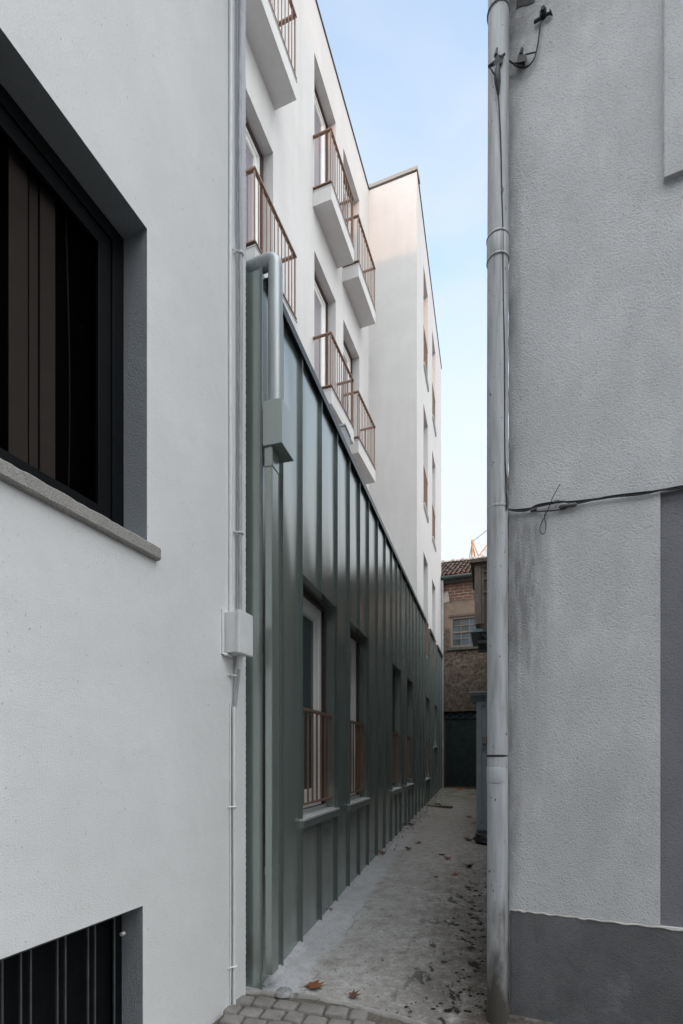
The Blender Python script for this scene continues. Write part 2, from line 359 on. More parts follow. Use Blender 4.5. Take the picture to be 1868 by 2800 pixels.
class MB:
    def __init__(s): s.v = []; s.f = []; s.sm = []
    def add(s, vs, fs, smooth=False):
        k = len(s.v); s.v += [Vector(p) for p in vs]
        for f in fs: s.f.append([i + k for i in f]); s.sm.append(smooth)
        return s
    def quad(s, a, b, c, d): return s.add([a, b, c, d], [(0, 1, 2, 3)])
    def hexa(s, p):  # 4 bottom, 4 top
        return s.add(p, [(3, 2, 1, 0), (4, 5, 6, 7), (0, 1, 5, 4), (1, 2, 6, 5), (2, 3, 7, 6), (3, 0, 4, 7)])
    def box(s, pl, s0, s1, z0, z1, d0, d1):
        return s.hexa([pl.P(s0, z0, d0), pl.P(s1, z0, d0), pl.P(s1, z0, d1), pl.P(s0, z0, d1),
                       pl.P(s0, z1, d0), pl.P(s1, z1, d0), pl.P(s1, z1, d1), pl.P(s0, z1, d1)])
    def frame(s, pl, s0, s1, z0, z1, w, d0, d1, wb=None, wt=None):
        k = pl.t.length; ws = w / k; wb = w if wb is None else wb; wt = w if wt is None else wt
        s.box(pl, s0, s0 + ws, z0, z1, d0, d1); s.box(pl, s1 - ws, s1, z0, z1, d0, d1)
        s.box(pl, s0 + ws, s1 - ws, z0, z0 + wb, d0, d1); s.box(pl, s0 + ws, s1 - ws, z1 - wt, z1, d0, d1); return s
    def prism(s, poly, z0, z1):
        n = len(poly); vs = [Vector((x, y, z0)) for x, y in poly] + [Vector((x, y, z1)) for x, y in poly]
        return s.add(vs, [tuple(range(n - 1, -1, -1)), tuple(range(n, 2 * n))] + [(i, (i + 1) % n, n + (i + 1) % n, n + i) for i in range(n)])
    def tube(s, pts, r, seg=12, caps=True):
        pts = [Vector(p) for p in pts]; rs = r if isinstance(r, (list, tuple)) else [r] * len(pts)
        up = None; rings = []
        for i, p in enumerate(pts):
            a = pts[max(i - 1, 0)]; b = pts[min(i + 1, len(pts) - 1)]
            d = (b - a).normalized()
            if up is None:
                up = Vector((0, 0, 1)) if abs(d.z) < .9 else Vector((1, 0, 0))
            x = d.cross(up).normalized(); y = x.cross(d).normalized(); up = y
            rings.append([p + x * math.cos(2 * math.pi * k / seg) * rs[i] + y * math.sin(2 * math.pi * k / seg) * rs[i] for k in range(seg)])
        vs = [v for R in rings for v in R]; fs = []
        for i in range(len(pts) - 1):
            for k in range(seg):
                fs.append((i * seg + k, i * seg + (k + 1) % seg, (i + 1) * seg + (k + 1) % seg, (i + 1) * seg + k))
        s.add(vs, fs, True)
        if caps:
            s.add(rings[0], [tuple(range(seg - 1, -1, -1))]); s.add(rings[-1], [tuple(range(seg))])
        return s
    def bar(s, a, b, w, h=None):
        """square bar between two points"""
        a = Vector(a); b = Vector(b); h = h or w; d = (b - a).normalized()
        up = Vector((0, 0, 1)) if abs(d.z) < .95 else Vector((0, 1, 0))
        x = d.cross(up).normalized() * w / 2; y = x.cross(d).normalized() * h / 2
        return s.hexa([a - x - y, a + x - y, b + x - y, b - x - y, a - x + y, a + x + y, b + x + y, b - x + y])
    def lathe(s, c, prof, seg=20):
        vs = []; fs = []
        for r, z in prof:
            vs += [Vector((c[0] + r * math.cos(2 * math.pi * k / seg), c[1] + r * math.sin(2 * math.pi * k / seg), z)) for k in range(seg)]
        for i in range(len(prof) - 1):
            for k in range(seg): fs.append((i * seg + k, i * seg + (k + 1) % seg, (i + 1) * seg + (k + 1) % seg, (i + 1) * seg + k))
        return s.add(vs, fs, True)
    def facade(s, pl, s0, s1, z0, z1, holes, d=0.0, cuts=()):
        """flat face with rectangular openings; holes = (s0, s1, z0, z1, reveal depth)"""
        S = sorted({s0, s1, *[c for h in holes for c in h[:2] if s0 < c < s1], *cuts})
        Z = sorted({z0, z1, *[c for h in holes for c in h[2:4] if z0 < c < z1]})
        for a, b in zip(S, S[1:]):
            for c, e in zip(Z, Z[1:]):
                m, k = (a + b) / 2, (c + e) / 2
                if any(h[0] < m < h[1] and h[2] < k < h[3] for h in holes): continue
                s.quad(pl.P(a, c, d), pl.P(b, c, d), pl.P(b, e, d), pl.P(a, e, d))
        for h in holes:
            a, b, c, e, r = h
            if not r: continue
            e2 = min(e, z1)
            s.quad(pl.P(a, c, d), pl.P(a, e2, d), pl.P(a, e2, d - r), pl.P(a, c, d - r))
            s.quad(pl.P(b, c, d), pl.P(b, c, d - r), pl.P(b, e2, d - r), pl.P(b, e2, d))
            s.quad(pl.P(a, c, d), pl.P(a, c, d - r), pl.P(b, c, d - r), pl.P(b, c, d))
            if e <= z1 - 1e-4: s.quad(pl.P(a, e, d), pl.P(b, e, d), pl.P(b, e, d - r), pl.P(a, e, d - r))
        return s
    def build(s, name, mat, parent=None, bevel=0, merge=False, recalc=True):
        me = bpy.data.meshes.new(name); me.from_pydata([tuple(v) for v in s.v], [], s.f)
        for p, q in zip(me.polygons, s.sm): p.use_smooth = q
        if merge or recalc:
            b = bmesh.new(); b.from_mesh(me)
            if merge: bmesh.ops.remove_doubles(b, verts=b.verts, dist=1e-5)
            if recalc: bmesh.ops.recalc_face_normals(b, faces=b.faces)
            b.to_mesh(me); b.free()
        me.materials.append(M[mat]); o = bpy.data.objects.new(name, me); COL.objects.link(o)
        if parent is not None:
            o.parent = parent
            o.matrix_parent_inverse = PARENT_INV.get(parent.name, Matrix.Identity(4))
        if bevel:
            md = o.modifiers.new('Bevel', 'BEVEL'); md.width = bevel; md.segments = 2; md.limit_method = 'ANGLE'; md.angle_limit = math.radians(40)
        return o
PARENT_INV = {}
def thing(name, label, cat, loc, group=None):
    o = bpy.data.objects.new(name, None); COL.objects.link(o); o.location = loc; o.empty_display_size = .2
    PARENT_INV[o.name] = Matrix.Translation(Vector(loc)).inverted()
    return tag(o, label, cat, group)
def tag(o, label, cat, group=None):
    o['label'] = label; o['category'] = cat
    if group: o['group'] = group
    return o
def structure(o): o['kind'] = 'structure'; return o
def lerp(pts, x):
    if x <= pts[0][0]: return pts[0][1]
    for (a, b), (c, d) in zip(pts, pts[1:]):
        if x <= c: return b + (d - b) * (x - a) / (c - a)
    return pts[-1][1]

STREET = [(-21, -12, 12.2, 'street_wall', 'unseen dark plastered street house opposite, farthest from the alley mouth'), (-12, -4, 13.0, 'street_wall', 'unseen grey rendered street house opposite the grey house corner'), (-4, 5, 14.6, 'street_wall', 'unseen dark plastered street house straight across from the alley mouth'), (5, 13, 12.0, 'street_wall', 'unseen low grey street house opposite the white rendered house')]
# ---------------------------------------------------------------- the walls of the place
A = Plane((-1.977, 0), (.3757, 1))                       # white house on the left
B = Plane((-1.580, 0), (.2893, 1))                       # zinc cladding
Cw = Plane((-3.664, 0), (.3657, 1))                      # apartment block, balcony wall
E = Plane((-1.614, 0), (.2893, 1))                       # apartment block, far wall
Dr = Plane((.624, 11.73), (.9400, -.3414), (-.3414, -.94))   # apartment block, return wall
H = Plane((1.06, 3.22), (.905, -.425), (-.425, -.905))   # grey house on the right
HS = Plane((1.06, 3.22), (.425, .905), (-.905, .425))    # its alley side
Gw = Plane((.378, 0), (.2893, 1), (-1, .2893))           # old house behind it
End = Plane((3.344, 17.15), (.942, -.335), (-.335, -.942))   # building closing the alley
GZ = [(-20, -.75), (2.0, -.05), (3.4, 0), (6.2, .20), (8.5, .28), (17.5, .64), (40, 1.2)]
def zg(y): return lerp(GZ, y)

# ---------------------------------------------------------------- ground
g = MB(); g.quad((-400, -400, -1.0), (400, -400, -1.0), (400, 600, -1.0), (-400, 600, -1.0))
structure(g.build('ground', 'ground'))
EDGE = [(-.90, 3.60), (-.63, 3.515), (-.42, 3.475), (-.2, 3.446), (.026, 3.365), (.19, 3.27), (.359, 3.185), (.503, 3.10), (.75, 2.97), (1.10, 2.80), (3.0, 2.0)]
def edge_y(x): return lerp(EDGE, x)
g = MB(); NX, NY = 110, 150; vs = []
for j in range(NY + 1):
    f = (j / NY) ** 1.7
    for i in range(NX + 1):
        q = i / NX
        y1 = 17.9; x0n, x1n = -1.2, 2.6; x0f, x1f = 3.0, 6.0
        xs = x0n + (x1n - x0n) * q; xf = x0f + (x1f - x0f) * q
        ys = edge_y(xs); y = ys + (y1 - ys) * f; x = xs + (xf - xs) * (y - ys) / (y1 - ys)
        z = zg(y) + .006 * math.sin(3.1 * x + 1.3 * y) * min(1, (y - ys) * 3) + .004 * math.sin(7 * x - 2.2 * y)
        z -= .03 * max(0, .25 - abs(x - (B.P(y, 0).x + .42))) * min(1, f * 30)
        if j == 0: z -= .03
        vs.append((x, y, z))
fs = [(j * (NX + 1) + i, j * (NX + 1) + i + 1, (j + 1) * (NX + 1) + i + 1, (j + 1) * (NX + 1) + i) for j in range(NY) for i in range(NX)]
W_ = NX + 1
JE = 3
g.add(vs, fs[JE * NX:], True); structure(g.build('alley_pavement', 'concrete'))
g = MB(); rnd = random.Random(8); vs2 = [Vector(v) for v in vs[:(JE + 1) * W_]]
for i in range(W_):
    for j in range(JE): vs2[j * W_ + i].y += rnd.uniform(-.008, .008) * (1 if j < 2 else .3); vs2[j * W_ + i].z += (.003 if j > 0 else 0) + rnd.uniform(-.002, .002)
g.add(vs2, fs[:JE * NX], True); structure(g.build('pavement_edge', 'cement'))
# small mortar fillet at the foot of the cladding
g = MB(); rows = []; rnd = random.Random(4)
for j in range(181):
    y = 3.56 + (16.85 - 3.56) * (j / 180) ** 1.3
    w = .045 + .012 * math.sin(y * 4.7) + .008 * math.sin(y * 17.1) + rnd.uniform(-.006, .006)
    h = .028 + .006 * math.sin(y * 9) + rnd.uniform(-.004, .004)
    p0, p1, p2 = B.P(y, 0, -.02), B.P(y, 0, w * .5), B.P(y, 0, w * 1.6)
    rows.append([Vector((p0.x, p0.y, zg(y) + h)), Vector((p1.x, p1.y, zg(y) + h * .5)), Vector((p2.x, p2.y, zg(y) - .006))])
g.add([v for r in rows for v in r], [(3 * j + k, 3 * j + k + 1, 3 * j + k + 4, 3 * j + k + 3) for j in range(180) for k in range(2)], True)
structure(g.build('cement_kerb', 'concrete'))
# setts of the street
g = MB(); g.quad((-6, -12, -.55), (6, -12, -.55), (6, 2.0, -.05 - .022), (-6, 2.0, -.05 - .022))
g.quad((-6, 2.0, -.072), (6, 2.0, -.072), (6, 3.7, -.012), (-6, 3.7, -.012))
structure(g.build('street_bed', 'soil'))
g = MB(); g.quad((-40, -14, -.5), (40, -14, -.5), (40, 1.0, -.095), (-40, 1.0, -.095)); structure(g.build('unseen_street_road', 'asphalt'))  # unseen dark road, added to cut light bounced up from the street
g = MB(); rot = math.radians(-14); cr, sr = math.cos(rot), math.sin(rot)
row = 0; yy = 1.2
while yy < 4.6:
    hh = random.uniform(.112, .138); xx = -3.2 + random.uniform(0, .1)
    while xx < 3.2:
        ww = random.uniform(.125, .185)
        cx_, cy_ = xx + ww / 2, yy + hh / 2
        wx, wy = cr * cx_ - sr * (cy_ - 3.4), sr * cx_ + cr * (cy_ - 3.4) + 3.4
        if wy < edge_y(wx) - .055 and wy > 1.2 and wx > A.P(wy, 0).x - .05 and wx < 2.6:
            gap = .0055; hx, hy = ww / 2 - gap, hh / 2 - gap; zt = zg(wy) + random.uniform(-.010, .006); a = random.uniform(-.05, .05)
            tilt = (random.uniform(-.04, .04), random.uniform(-.04, .04)); vs = []
            for zz, sh in ((-.06, 0), (-.010, .001), (-.003, .006), (0, .018)):
                for k in range(12):
                    an = k / 12 * 2 * math.pi; ca, sa = math.cos(an), math.sin(an)
                    e = .30; px = math.copysign(abs(ca) ** e, ca) * (hx - sh) * (1 + .05 * math.sin(k * 2.1 + xx * 31)); py = math.copysign(abs(sa) ** e, sa) * (hy - sh) * (1 + .05 * math.cos(k * 1.7 + yy * 37))
                    lx, ly = px * math.cos(a) - py * math.sin(a), px * math.sin(a) + py * math.cos(a)
                    ax, ay = cr * lx - sr * ly, sr * lx + cr * ly
                    vs.append((wx + ax, wy + ay, zt + zz + tilt[0] * ax + tilt[1] * ay))
            fs = [(r * 12 + k, r * 12 + (k + 1) % 12, r * 12 + 12 + (k + 1) % 12, r * 12 + 12 + k) for r in range(3) for k in range(12)] + [tuple(range(36, 48))]
            g.add(vs, fs, True)
        xx += ww
    yy += hh
structure(g.build('cobblestone_pavement', 'cobble'))

# ---------------------------------------------------------------- white house on the left
ltop = 9.2
left = thing('rendered_house', 'white rough-rendered house wall at left with black window and barred basement opening', 'house', tuple(A.P(3.5, 0)))
w_s0, w_s1 = .95, A.on(402, 625)[0]; w_z1 = A.on(402, 625)[1]; w_z0 = A.on(397, 1483)[1]
b_s1, b_z1 = A.on(390.6, 2477); b_s0, b_z0 = 1.0, -.05
holes = [(w_s0, w_s1, w_z0, w_z1, 0), (b_s0, b_s1, b_z0, b_z1, 0)]
g = MB(); g.facade(A, -7, 3.50, -1, ltop, holes)
# rough arris at the alley corner
n = 620; pv = []
for i in range(n + 1):
    z = -1 + (ltop + 1) * i / n; j = .0022 * math.sin(i * 2.3) + random.uniform(-.0022, .0022)
    pv += [A.P(3.50, z), A.P(3.515 + j, z, -.001), A.P(3.52 + j * .6, z, -.022), A.P(3.52, z, -.05)]
g.add(pv, [(4 * i + k, 4 * i + k + 1, 4 * i + k + 5, 4 * i + k + 4) for i in range(n) for k in range(3)])
g.quad(A.P(3.52, -1, -.05), A.P(3.52, -1, -9), A.P(3.52, ltop, -9), A.P(3.52, ltop, -.05))
g.quad(A.P(-7, -1, 0), A.P(-7, -1, -9), A.P(-7, ltop, -9), A.P(-7, ltop, 0))
g.quad(A.P(-7, -1, -9), A.P(3.52, -1, -9), A.P(3.52, ltop, -9), A.P(-7, ltop, -9))
g.quad(A.P(-7, ltop, 0), A.P(3.52, ltop, 0), A.P(3.52, ltop, -9), A.P(-7, ltop, -9))
g.build('wall', 'render_left', left, recalc=False)
g = MB()
for a, b, c, e in ((w_s0, w_s1, w_z0, w_z1), (b_s0, b_s1, b_z0, b_z1)):
    g = MB(); r = .30
    g.quad(A.P(b, c, 0), A.P(b, c, -r), A.P(b, e, -r), A.P(b, e, 0)); g.quad(A.P(a, c, 0), A.P(a, e, 0), A.P(a, e, -r), A.P(a, c, -r))
    g.quad(A.P(a, e, 0), A.P(b, e, 0), A.P(b, e, -r), A.P(a, e, -r)); g.quad(A.P(a, c, 0), A.P(a, c, -r), A.P(b, c, -r), A.P(b, c, 0))
    g.build('reveal', 'render_reveal', left, recalc=False)
# big window
g = MB(); rs = w_s1; d = -.150
g.frame(A, w_s0, rs, w_z0, w_z1, .075, d - .05, d)
g.frame(A, w_s0 + .07, rs - .07, w_z0 + .075, w_z1 - .075, .080, d - .045, d - .012)
win = g.build('window', 'black_frame', left, bevel=.003)
g = MB(); g.quad(A.P(w_s0 + .1, w_z0 + .1, d - .03), A.P(rs - .1, w_z0 + .1, d - .03), A.P(rs - .1, w_z1 - .1, d - .03), A.P(w_s0 + .1, w_z1 - .1, d - .03))
g.build('pane', 'glass_clear', win)
for xa, xb, xo in ((-95, -20, 0), (24, 76, 0), (80, 104, .012), (110, 151, 0)):
    dd = d - .075 - xo; s0, s1 = A.on(xa, 1000, dd)[0], A.on(xb, 1000, dd)[0]
    g = MB(); g.box(A, s0, s1, w_z0 - .02, w_z1, dd - .004, dd); g.build('blind', 'blind', win)
g = MB(); sx = A.on(184, 1000, d - .08)[0]
g.tube([A.P(sx + .012 * math.sin(z * 2.6), w_z0 + z, d - .08) for z in [i * .08 for i in range(20)]], .004, 6); g.build('blind_cord', 'brown_frame', win)
g = MB(); g.box(A, w_s0 - .1, w_s1 + .1, w_z0 - .1, w_z1 + .1, -.9, -.34)  # near-black box stands in for the darkness of the unlit room
g.build('unlit_room_backing', 'dark_room', win)
# granite sill: top slopes out, front face rough
g = MB(); ze = w_z0; s1 = A.on(426, 1499)[0]
N = 60; vs = []
for i in range(N + 1):
    s = w_s0 - .1 + (s1 - w_s0 + .1) * i / N; j = random.uniform(-.0018, .0018)
    for dd, zz in ((-.16, ze + .004), (.030 + j, ze - .004 + j), (.034 + j, ze - .010 + j), (.034 - j, ze - .060 + j), (.026, ze - .068), (-.16, ze - .068)):
        vs.append(A.P(s, zz, dd))
g.add(vs, [(6 * i + k, 6 * i + (k + 1) % 6, 6 * i + 6 + (k + 1) % 6, 6 * i + 6 + k) for i in range(N) for k in range(6)] + [tuple(range(6)), tuple(range(6 * N, 6 * N + 6))])
g.build('sill', 'granite', win)
# barred basement window
g = MB(); d = -.135
g.frame(A, b_s0, b_s1, b_z0, b_z1 - .02, .05, d - .04, d)
bw = g.build('basement_window', 'black_frame', left)
g = MB(); g.box(A, b_s0 + .02, b_s1 - .02, b_z0, b_z1 - .02, d - .05, d - .03); g.build('pane', 'black_frame', bw)
g = MB(); dg = -.115
for x in (-45, 5, 56, 83, 156, 178, 240, 259, 312):
    s = A.on(x, 2600, dg)[0]; g.box(A, s - .004, s + .004, b_z0, b_z1 - .030, dg - .004, dg + .004)
g.box(A, b_s0, b_s1 - .02, b_z1 - .050, b_z1 - .030, dg - .0065, dg + .0065); g.build('grille', 'black_iron', bw)
g = MB(); s = b_s1; p = A.P(s - .004, A.on(341, 2550, -.12)[1], -.115); g.tube([p, p + A.t.normalized() * -.022], .010, 10); g.build('bolt', 'paint_white', bw)

g = MB(); pr_ = [(.02, 7.22), (.46, 7.24), (.50, 7.27), (.50, 7.36), (-.3, 7.9), (-.3, 7.3)]  # unseen overhang, added to shade the top of the wall
g.add([A.P(-7.3, z, d) for d, z in pr_] + [A.P(3.50, z, d) for d, z in pr_], [tuple(range(6)), tuple(range(6, 12))] + [(i, (i + 1) % 6, 6 + (i + 1) % 6, 6 + i) for i in range(6)])
g.build('unseen_eaves', 'render_left', left)
# conduits and junction box on its corner
def clip(pl, s, z, d, r, parent, mat='paint_white'):
    g = MB(); a = [pl.P(s - (r + .004), z, .0), pl.P(s - (r + .004), z, d), pl.P(s - r * .7, z, d + r + .003), pl.P(s + r * .7, z, d + r + .003), pl.P(s + r + .004, z, d), pl.P(s + r + .012, z, d - .003)]
    g.tube(a, .0065, 8); g.tube([pl.P(s - r - .035, z - .001, .004), pl.P(s - r - .002, z, d * .8)], .005, 6)
    return g.build('clip', mat, parent)
s = 3.395
up = thing('cable_conduit', 'long scuffed grey conduit running up the white wall corner above the junction box', 'conduit', tuple(A.P(s, 2.53)))
g = MB(); g.tube([A.P(s + .004 * math.sin(z * 1.9), z, .034 + .002 * math.sin(z * 3)) for z in [2.52 + i * .15 for i in range(45)]], .0140, 14); g.build('pipe', 'conduit', up)
for y in (712, 1466, -120): clip(A, s, A.on(652, y)[1], .034, .014, up)
s2 = 3.318
rib = thing('cable_trunking', 'white painted cable trunking beside the grey conduit, above the junction box', 'conduit', tuple(A.P(s2, 2.53)))
g = MB(); g.tube([A.P(s2 + .002 * math.sin(z * 2.4), z, .012) for z in [2.45 + i * .2 for i in range(34)]], .012, 10); g.build('pipe', 'paint_white', rib)
jb = thing('junction_box', 'square white painted junction box on the white wall corner', 'junction box', tuple(A.P(3.33, 2.27)))
zt, zb = 2.535, 2.275
g = MB(); g.box(A, 3.262, 3.408, zb, zt, 0, .095); g.build('body', 'paint_white', jb, bevel=.005)
g = MB(); g.box(A, 3.256, 3.414, zb - .006, zt + .006, .0955, .121); g.build('lid', 'paint_white', jb, bevel=.006)
g = MB(); g.tube([A.P(3.245, zt + .012, .006), A.P(3.245, zb - .012, .006)], .010, 8); g.tube([A.P(3.245, zb - .012, .008), A.P(3.30, zb - .012, .035)], .011, 8); g.build('gasket', 'paint_white', jb)
low = thing('wall_pipe', 'white painted pipe from the junction box down to the cobbles', 'pipe', tuple(A.P(3.345, 0)))
s3 = 3.345
g = MB(); g.tube([A.P(s3 + .003 * math.sin(z * 2.2), z, .022) for z in [-.02 + i * .14 for i in range(15)]], .0125, 14); g.tube([A.P(3.325 + .002 * math.sin(z * 3), z, .006) for z in [0 + i * .14 for i in range(15)]], .006, 8)
g.build('pipe', 'paint_white', low)
g = MB(); g.tube([A.P(3.350, 1.93, .024), A.P(3.358, 2.02, .03), A.P(3.362, 2.12, .04), A.P(3.366, 2.19, .045)], [.010, .011, .011, .010], 10); g.build('cable_sleeve', 'conduit', low)
g = MB(); g.tube([A.P(3.366, 2.185, .045), A.P(3.368, 2.215, .047), A.P(3.37, 2.28, .05)], [.011, .017, .018], 12); g.build('gland', 'paint_white', low)
for y in (1850, 2205, 2638): clip(A, s3, A.on(637, y)[1], .022, .0125, low)

# ---------------------------------------------------------------- apartment block
apt = thing('apartment_building', 'white apartment block with small balconies above a ribbed dark green metal base', 'building', tuple(B.P(10, zg(10))))
TOP = 14.62
FL = [(4.13, 6.67), (7.83, 10.29), (11.25, 13.68)]          # sill, head of the three upper floors
mw = [(6.42, 7.34), (8.75, 9.72), (10.12, 11.08)]           # windows of the balcony wall
fw = [(12.50, 13.38), (14.40, 15.25)]                        # windows of the far wall
REV = .30
g = MB()
holes_c = [(a, b, z0, z1, REV) for a, b in mw for z0, z1 in FL[1:]]
g.facade(Cw, 3.75, 11.73, -.5, TOP, holes_c)
g.facade(Dr, 0, 1.113, -.5, TOP, [])
holes_e = [(a, b, z0, z1, REV) for a, b in fw for z0, z1 in FL]
g.facade(E, 11.35, 17.08, 3.9, TOP, holes_e)
far = E.P(17.08, 0); bk = far + Vector((-9.6, 2.8, 0)); nb = Cw.P(3.75, 0); nbk = nb + Vector((-7.5, 2.7, 0))
for p, q in ((far, bk), (bk, nbk), (nbk, nb)):
    g.quad((p.x, p.y, -.5), (q.x, q.y, -.5), (q.x, q.y, TOP), (p.x, p.y, TOP))
pl = [nb, Cw.P(11.73, 0), Dr.P(1.113, 0), far, bk, nbk]
g.add([Vector((p.x, p.y, TOP)) for p in pl], [tuple(range(6))])
g.build('wall', 'render_white', apt, recalc=False)
g = MB()
g.box(Cw, 3.75, 11.72, TOP + .002, TOP + .030, -.35, .022); g.box(E, 11.36, 17.10, TOP + .002, TOP + .030, -.35, .022)
g.build('roof_coping', 'zinc_dark', apt)
g = MB(); g.box(Dr, -.02, 1.13, TOP + .031, TOP + .105, -.30, .028); g.build('parapet_cap', 'granite', apt)

# zinc cladding: panels with a slight pillow, standing seams, openings
ZT = 4.98
gw = [(4.265, 5.235), (5.705, 6.60), (8.19, 9.04), (9.64, 10.45), (12.50, 13.38), (14.40, 15.25)]
gz = [(1.08, 3.15)] * 5 + [(1.93, 3.15)]
seams = [3.57, 3.86, 4.26, 4.75, 5.24, 5.70, 6.15, 6.605, 7.13, 7.66, 8.185, 8.615, 9.045, 9.635, 10.045, 10.455, 10.96, 11.47, 11.98, 12.495, 12.94, 13.385, 13.89, 14.395, 14.825, 15.255, 15.79, 16.32, 16.85]
holes_b = [(a, b, z0, z1) for (a, b), (z0, z1) in zip(gw, gz)] + [(a, b, FL[0][0], 9) for a, b in fw]
g = MB(); rnd = random.Random(5)
for a, b in zip(seams, seams[1:]):
    m = (a + b) / 2; hs = sorted([h for h in holes_b if h[0] < m < h[1]], key=lambda h: h[2]); z = -.3; spans = []
    for h in hs: spans.append((z, h[2])); z = h[3]
    if z < ZT: spans.append((z, ZT))
    amp = rnd.uniform(.004, .009); ph = rnd.uniform(0, 6); k1 = rnd.uniform(1.2, 2.2); sk = rnd.uniform(-.3, .3)
    nx = 10
    for z0, z1 in spans:
        nz = max(2, int((z1 - z0) / .12)); vs = []
        for j in range(nz + 1):
            zz = z0 + (z1 - z0) * j / nz
            ev = min(1, (zz - z0) / .15, (z1 - zz) / .15) if len(hs) else 1
            for i in range(nx + 1):
                q = i / nx; pil = 4 * q * (1 - q)
                dd = amp * pil * (.55 + .65 * math.sin(k1 * zz + ph)) + .0022 * math.sin(2 * math.pi * q + 2.1 * zz + ph) * pil + sk * .002 * math.sin(3.3 * zz)* pil
                vs.append(B.P(a + (b - a) * q, zz, dd * ev))
        g.add(vs, [(j * (nx + 1) + i, j * (nx + 1) + i + 1, (j + 1) * (nx + 1) + i + 1, (j + 1) * (nx + 1) + i) for j in range(nz) for i in range(nx)], True)
# end flashing that turns the corner beside the white house
inw = Vector((-.936, .352, 0))
p0 = B.P(3.53, 0); p1 = p0 + inw * .6
g.hexa([p0 + Vector((0, 0, -.3)), p1 + Vector((0, 0, -.3)), p1 + Vector((.02, .06, -.3)), B.P(3.57, -.3), p0 + Vector((0, 0, ZT)), p1 + Vector((0, 0, ZT)), p1 + Vector((.02, .06, ZT)), B.P(3.57, ZT)])
clad = g.build('metal_cladding', 'zinc', apt, recalc=False)
g = MB()
for s in seams[1:]:
    z = -.3
    for h in sorted([h for h in holes_b if h[0] + .01 < s < h[1] - .01], key=lambda h: h[2]):
        g.box(B, s - .005, s + .005, z, h[2] - .004, -.005, .027); z = h[3] + .004
    if z < ZT: g.box(B, s - .005, s + .005, z, ZT, -.005, .027)
g.box(B, 3.522, 3.534, -.3, ZT, .001, .016)
g.build('standing_seam', 'zinc_seam_shaded', clad)
# reveals of the openings, in the same sheet
for a, b, z0, z1 in holes_b[:6]:
    g = MB(); g.box(B, a - .004, a, z0, z1, -.22, .004); g.box(B, b, b + .004, z0, z1, -.22, .004)
    g.box(B, a - .004, b + .004, z1, z1 + .022, -.22, .012); g.build('window_lining', 'zinc', clad)
for a, b, z0, z1 in holes_b[6:]:
    g = MB(); g.box(B, a - .004, a, z0, ZT, -.03, .004); g.build('window_lining', 'zinc', clad); g = MB(); g.box(B, b, b + .004, z0, ZT, -.03, .004); g.build('window_lining', 'zinc', clad)
g = MB(); cuts = [3.62] + [c for a, b in fw for c in (a - .02, b + .02)] + [16.88]
for a, b in zip(cuts[::2], cuts[1::2]): g.box(B, a, b, ZT + .001, ZT + .022, -.05, .041); g.box(B, a, b, ZT - .05, ZT + .0005, .0345, .041)
g.build('flashing', 'zinc_dark', clad)
g = MB(); g.add([B.P(3.58, ZT - .01, -.02), B.P(11.33, ZT - .01, -.06), Dr.P(1.1, ZT - .01, -.05), Cw.P(11.72, ZT - .01, -.02), Cw.P(3.8, ZT - .01, -.1)], [(0, 1, 2, 3, 4)])
g.build('terrace', 'roofing', apt)

def window(parent, pl, a, b, z0, z1, d, glass, rail=True, apron=None, rail_d=-.045, brown=True, mull=False):
    k = pl.t.length; w = .055 / k
    zf = z0 + .06
    g = MB(); ai, bi = a + w, b - w
    g.frame(pl, ai, bi, zf, z1 - .05, .062, d - .07, d - .015, .075, .062)
    g.frame(pl, ai + .060 / k, bi - .060 / k, zf + .075, z1 - .112, .070, d - .062, d - .030, .085, .070)
    g.frame(pl, ai + .128 / k, bi - .128 / k, zf + .158, z1 - .180, .012, d - .060, d - .042)
    wn = g.build('window', 'white_frame', parent, bevel=.003)
    g = MB(); g.box(pl, ai + .10 / k, bi - .10 / k, zf + .12, z1 - .15, d - .06, d - .0555)
    g.build('pane', glass, wn)
    g = MB(); g.frame(pl, a + .001, b - .001, zf, z1 - .001, .054, d - .06, d + .012, .002, .049); g.build('surround', 'brown_frame', wn)
    g = MB(); g.box(pl, a + .002, b - .002, z0 + .004, z0 + .058, d - .06, d + .02)
    g.box(pl, a + .002, b - .002, z0 + .002, z0 + .028, d + .021, -.002)
    if apron: g.box(pl, a - .012, b + .012, z0 + .001, z0 + .020, -.0015, apron)
    g.build('sill', 'sill_pale', wn, bevel=.002)
    if apron: g = MB(); g.box(pl, a - .012, b + .012, z0 - .060, z0, -.02, apron - .006); g.build('apron', 'zinc', wn)
    if rail:
        g = MB(); zr0, zr1 = z0 + .115, z0 + .97
        g.box(pl, a + .003, b - .003, zr1 - .028, zr1, rail_d - .014, rail_d + .014)
        g.box(pl, a + .003, b - .003, zr0, zr0 + .016, rail_d - .014, rail_d + .014)
        n = 8
        for i in range(n):
            s = a + (b - a) * (i + .6) / (n + .2); g.box(pl, s - .0055, s + .0055, zr0 + .0165, zr1 - .0285, rail_d - .008, rail_d + .008)
        g.build('guard_rail', 'brown_metal', wn)
    return wn
for i, ((a, b), (z0, z1)) in enumerate(zip(gw, gz)):
    window(apt, B, a, b, z0, z1, -.115, 'glass_dark', rail=i < 5, apron=.045)
for a, b in fw:
    for j, (z0, z1) in enumerate(FL):
        window(apt, E, a, b, z0, z1, -.20, 'glass_light' if j else 'glass_dark', apron=.04 if j else None, rail_d=-.012 if j else .012)
for a, b in mw:
    for z0, z1 in FL[1:]:
        window(apt, Cw, a, b, z0, z1, -.17, 'glass_light', rail=False)
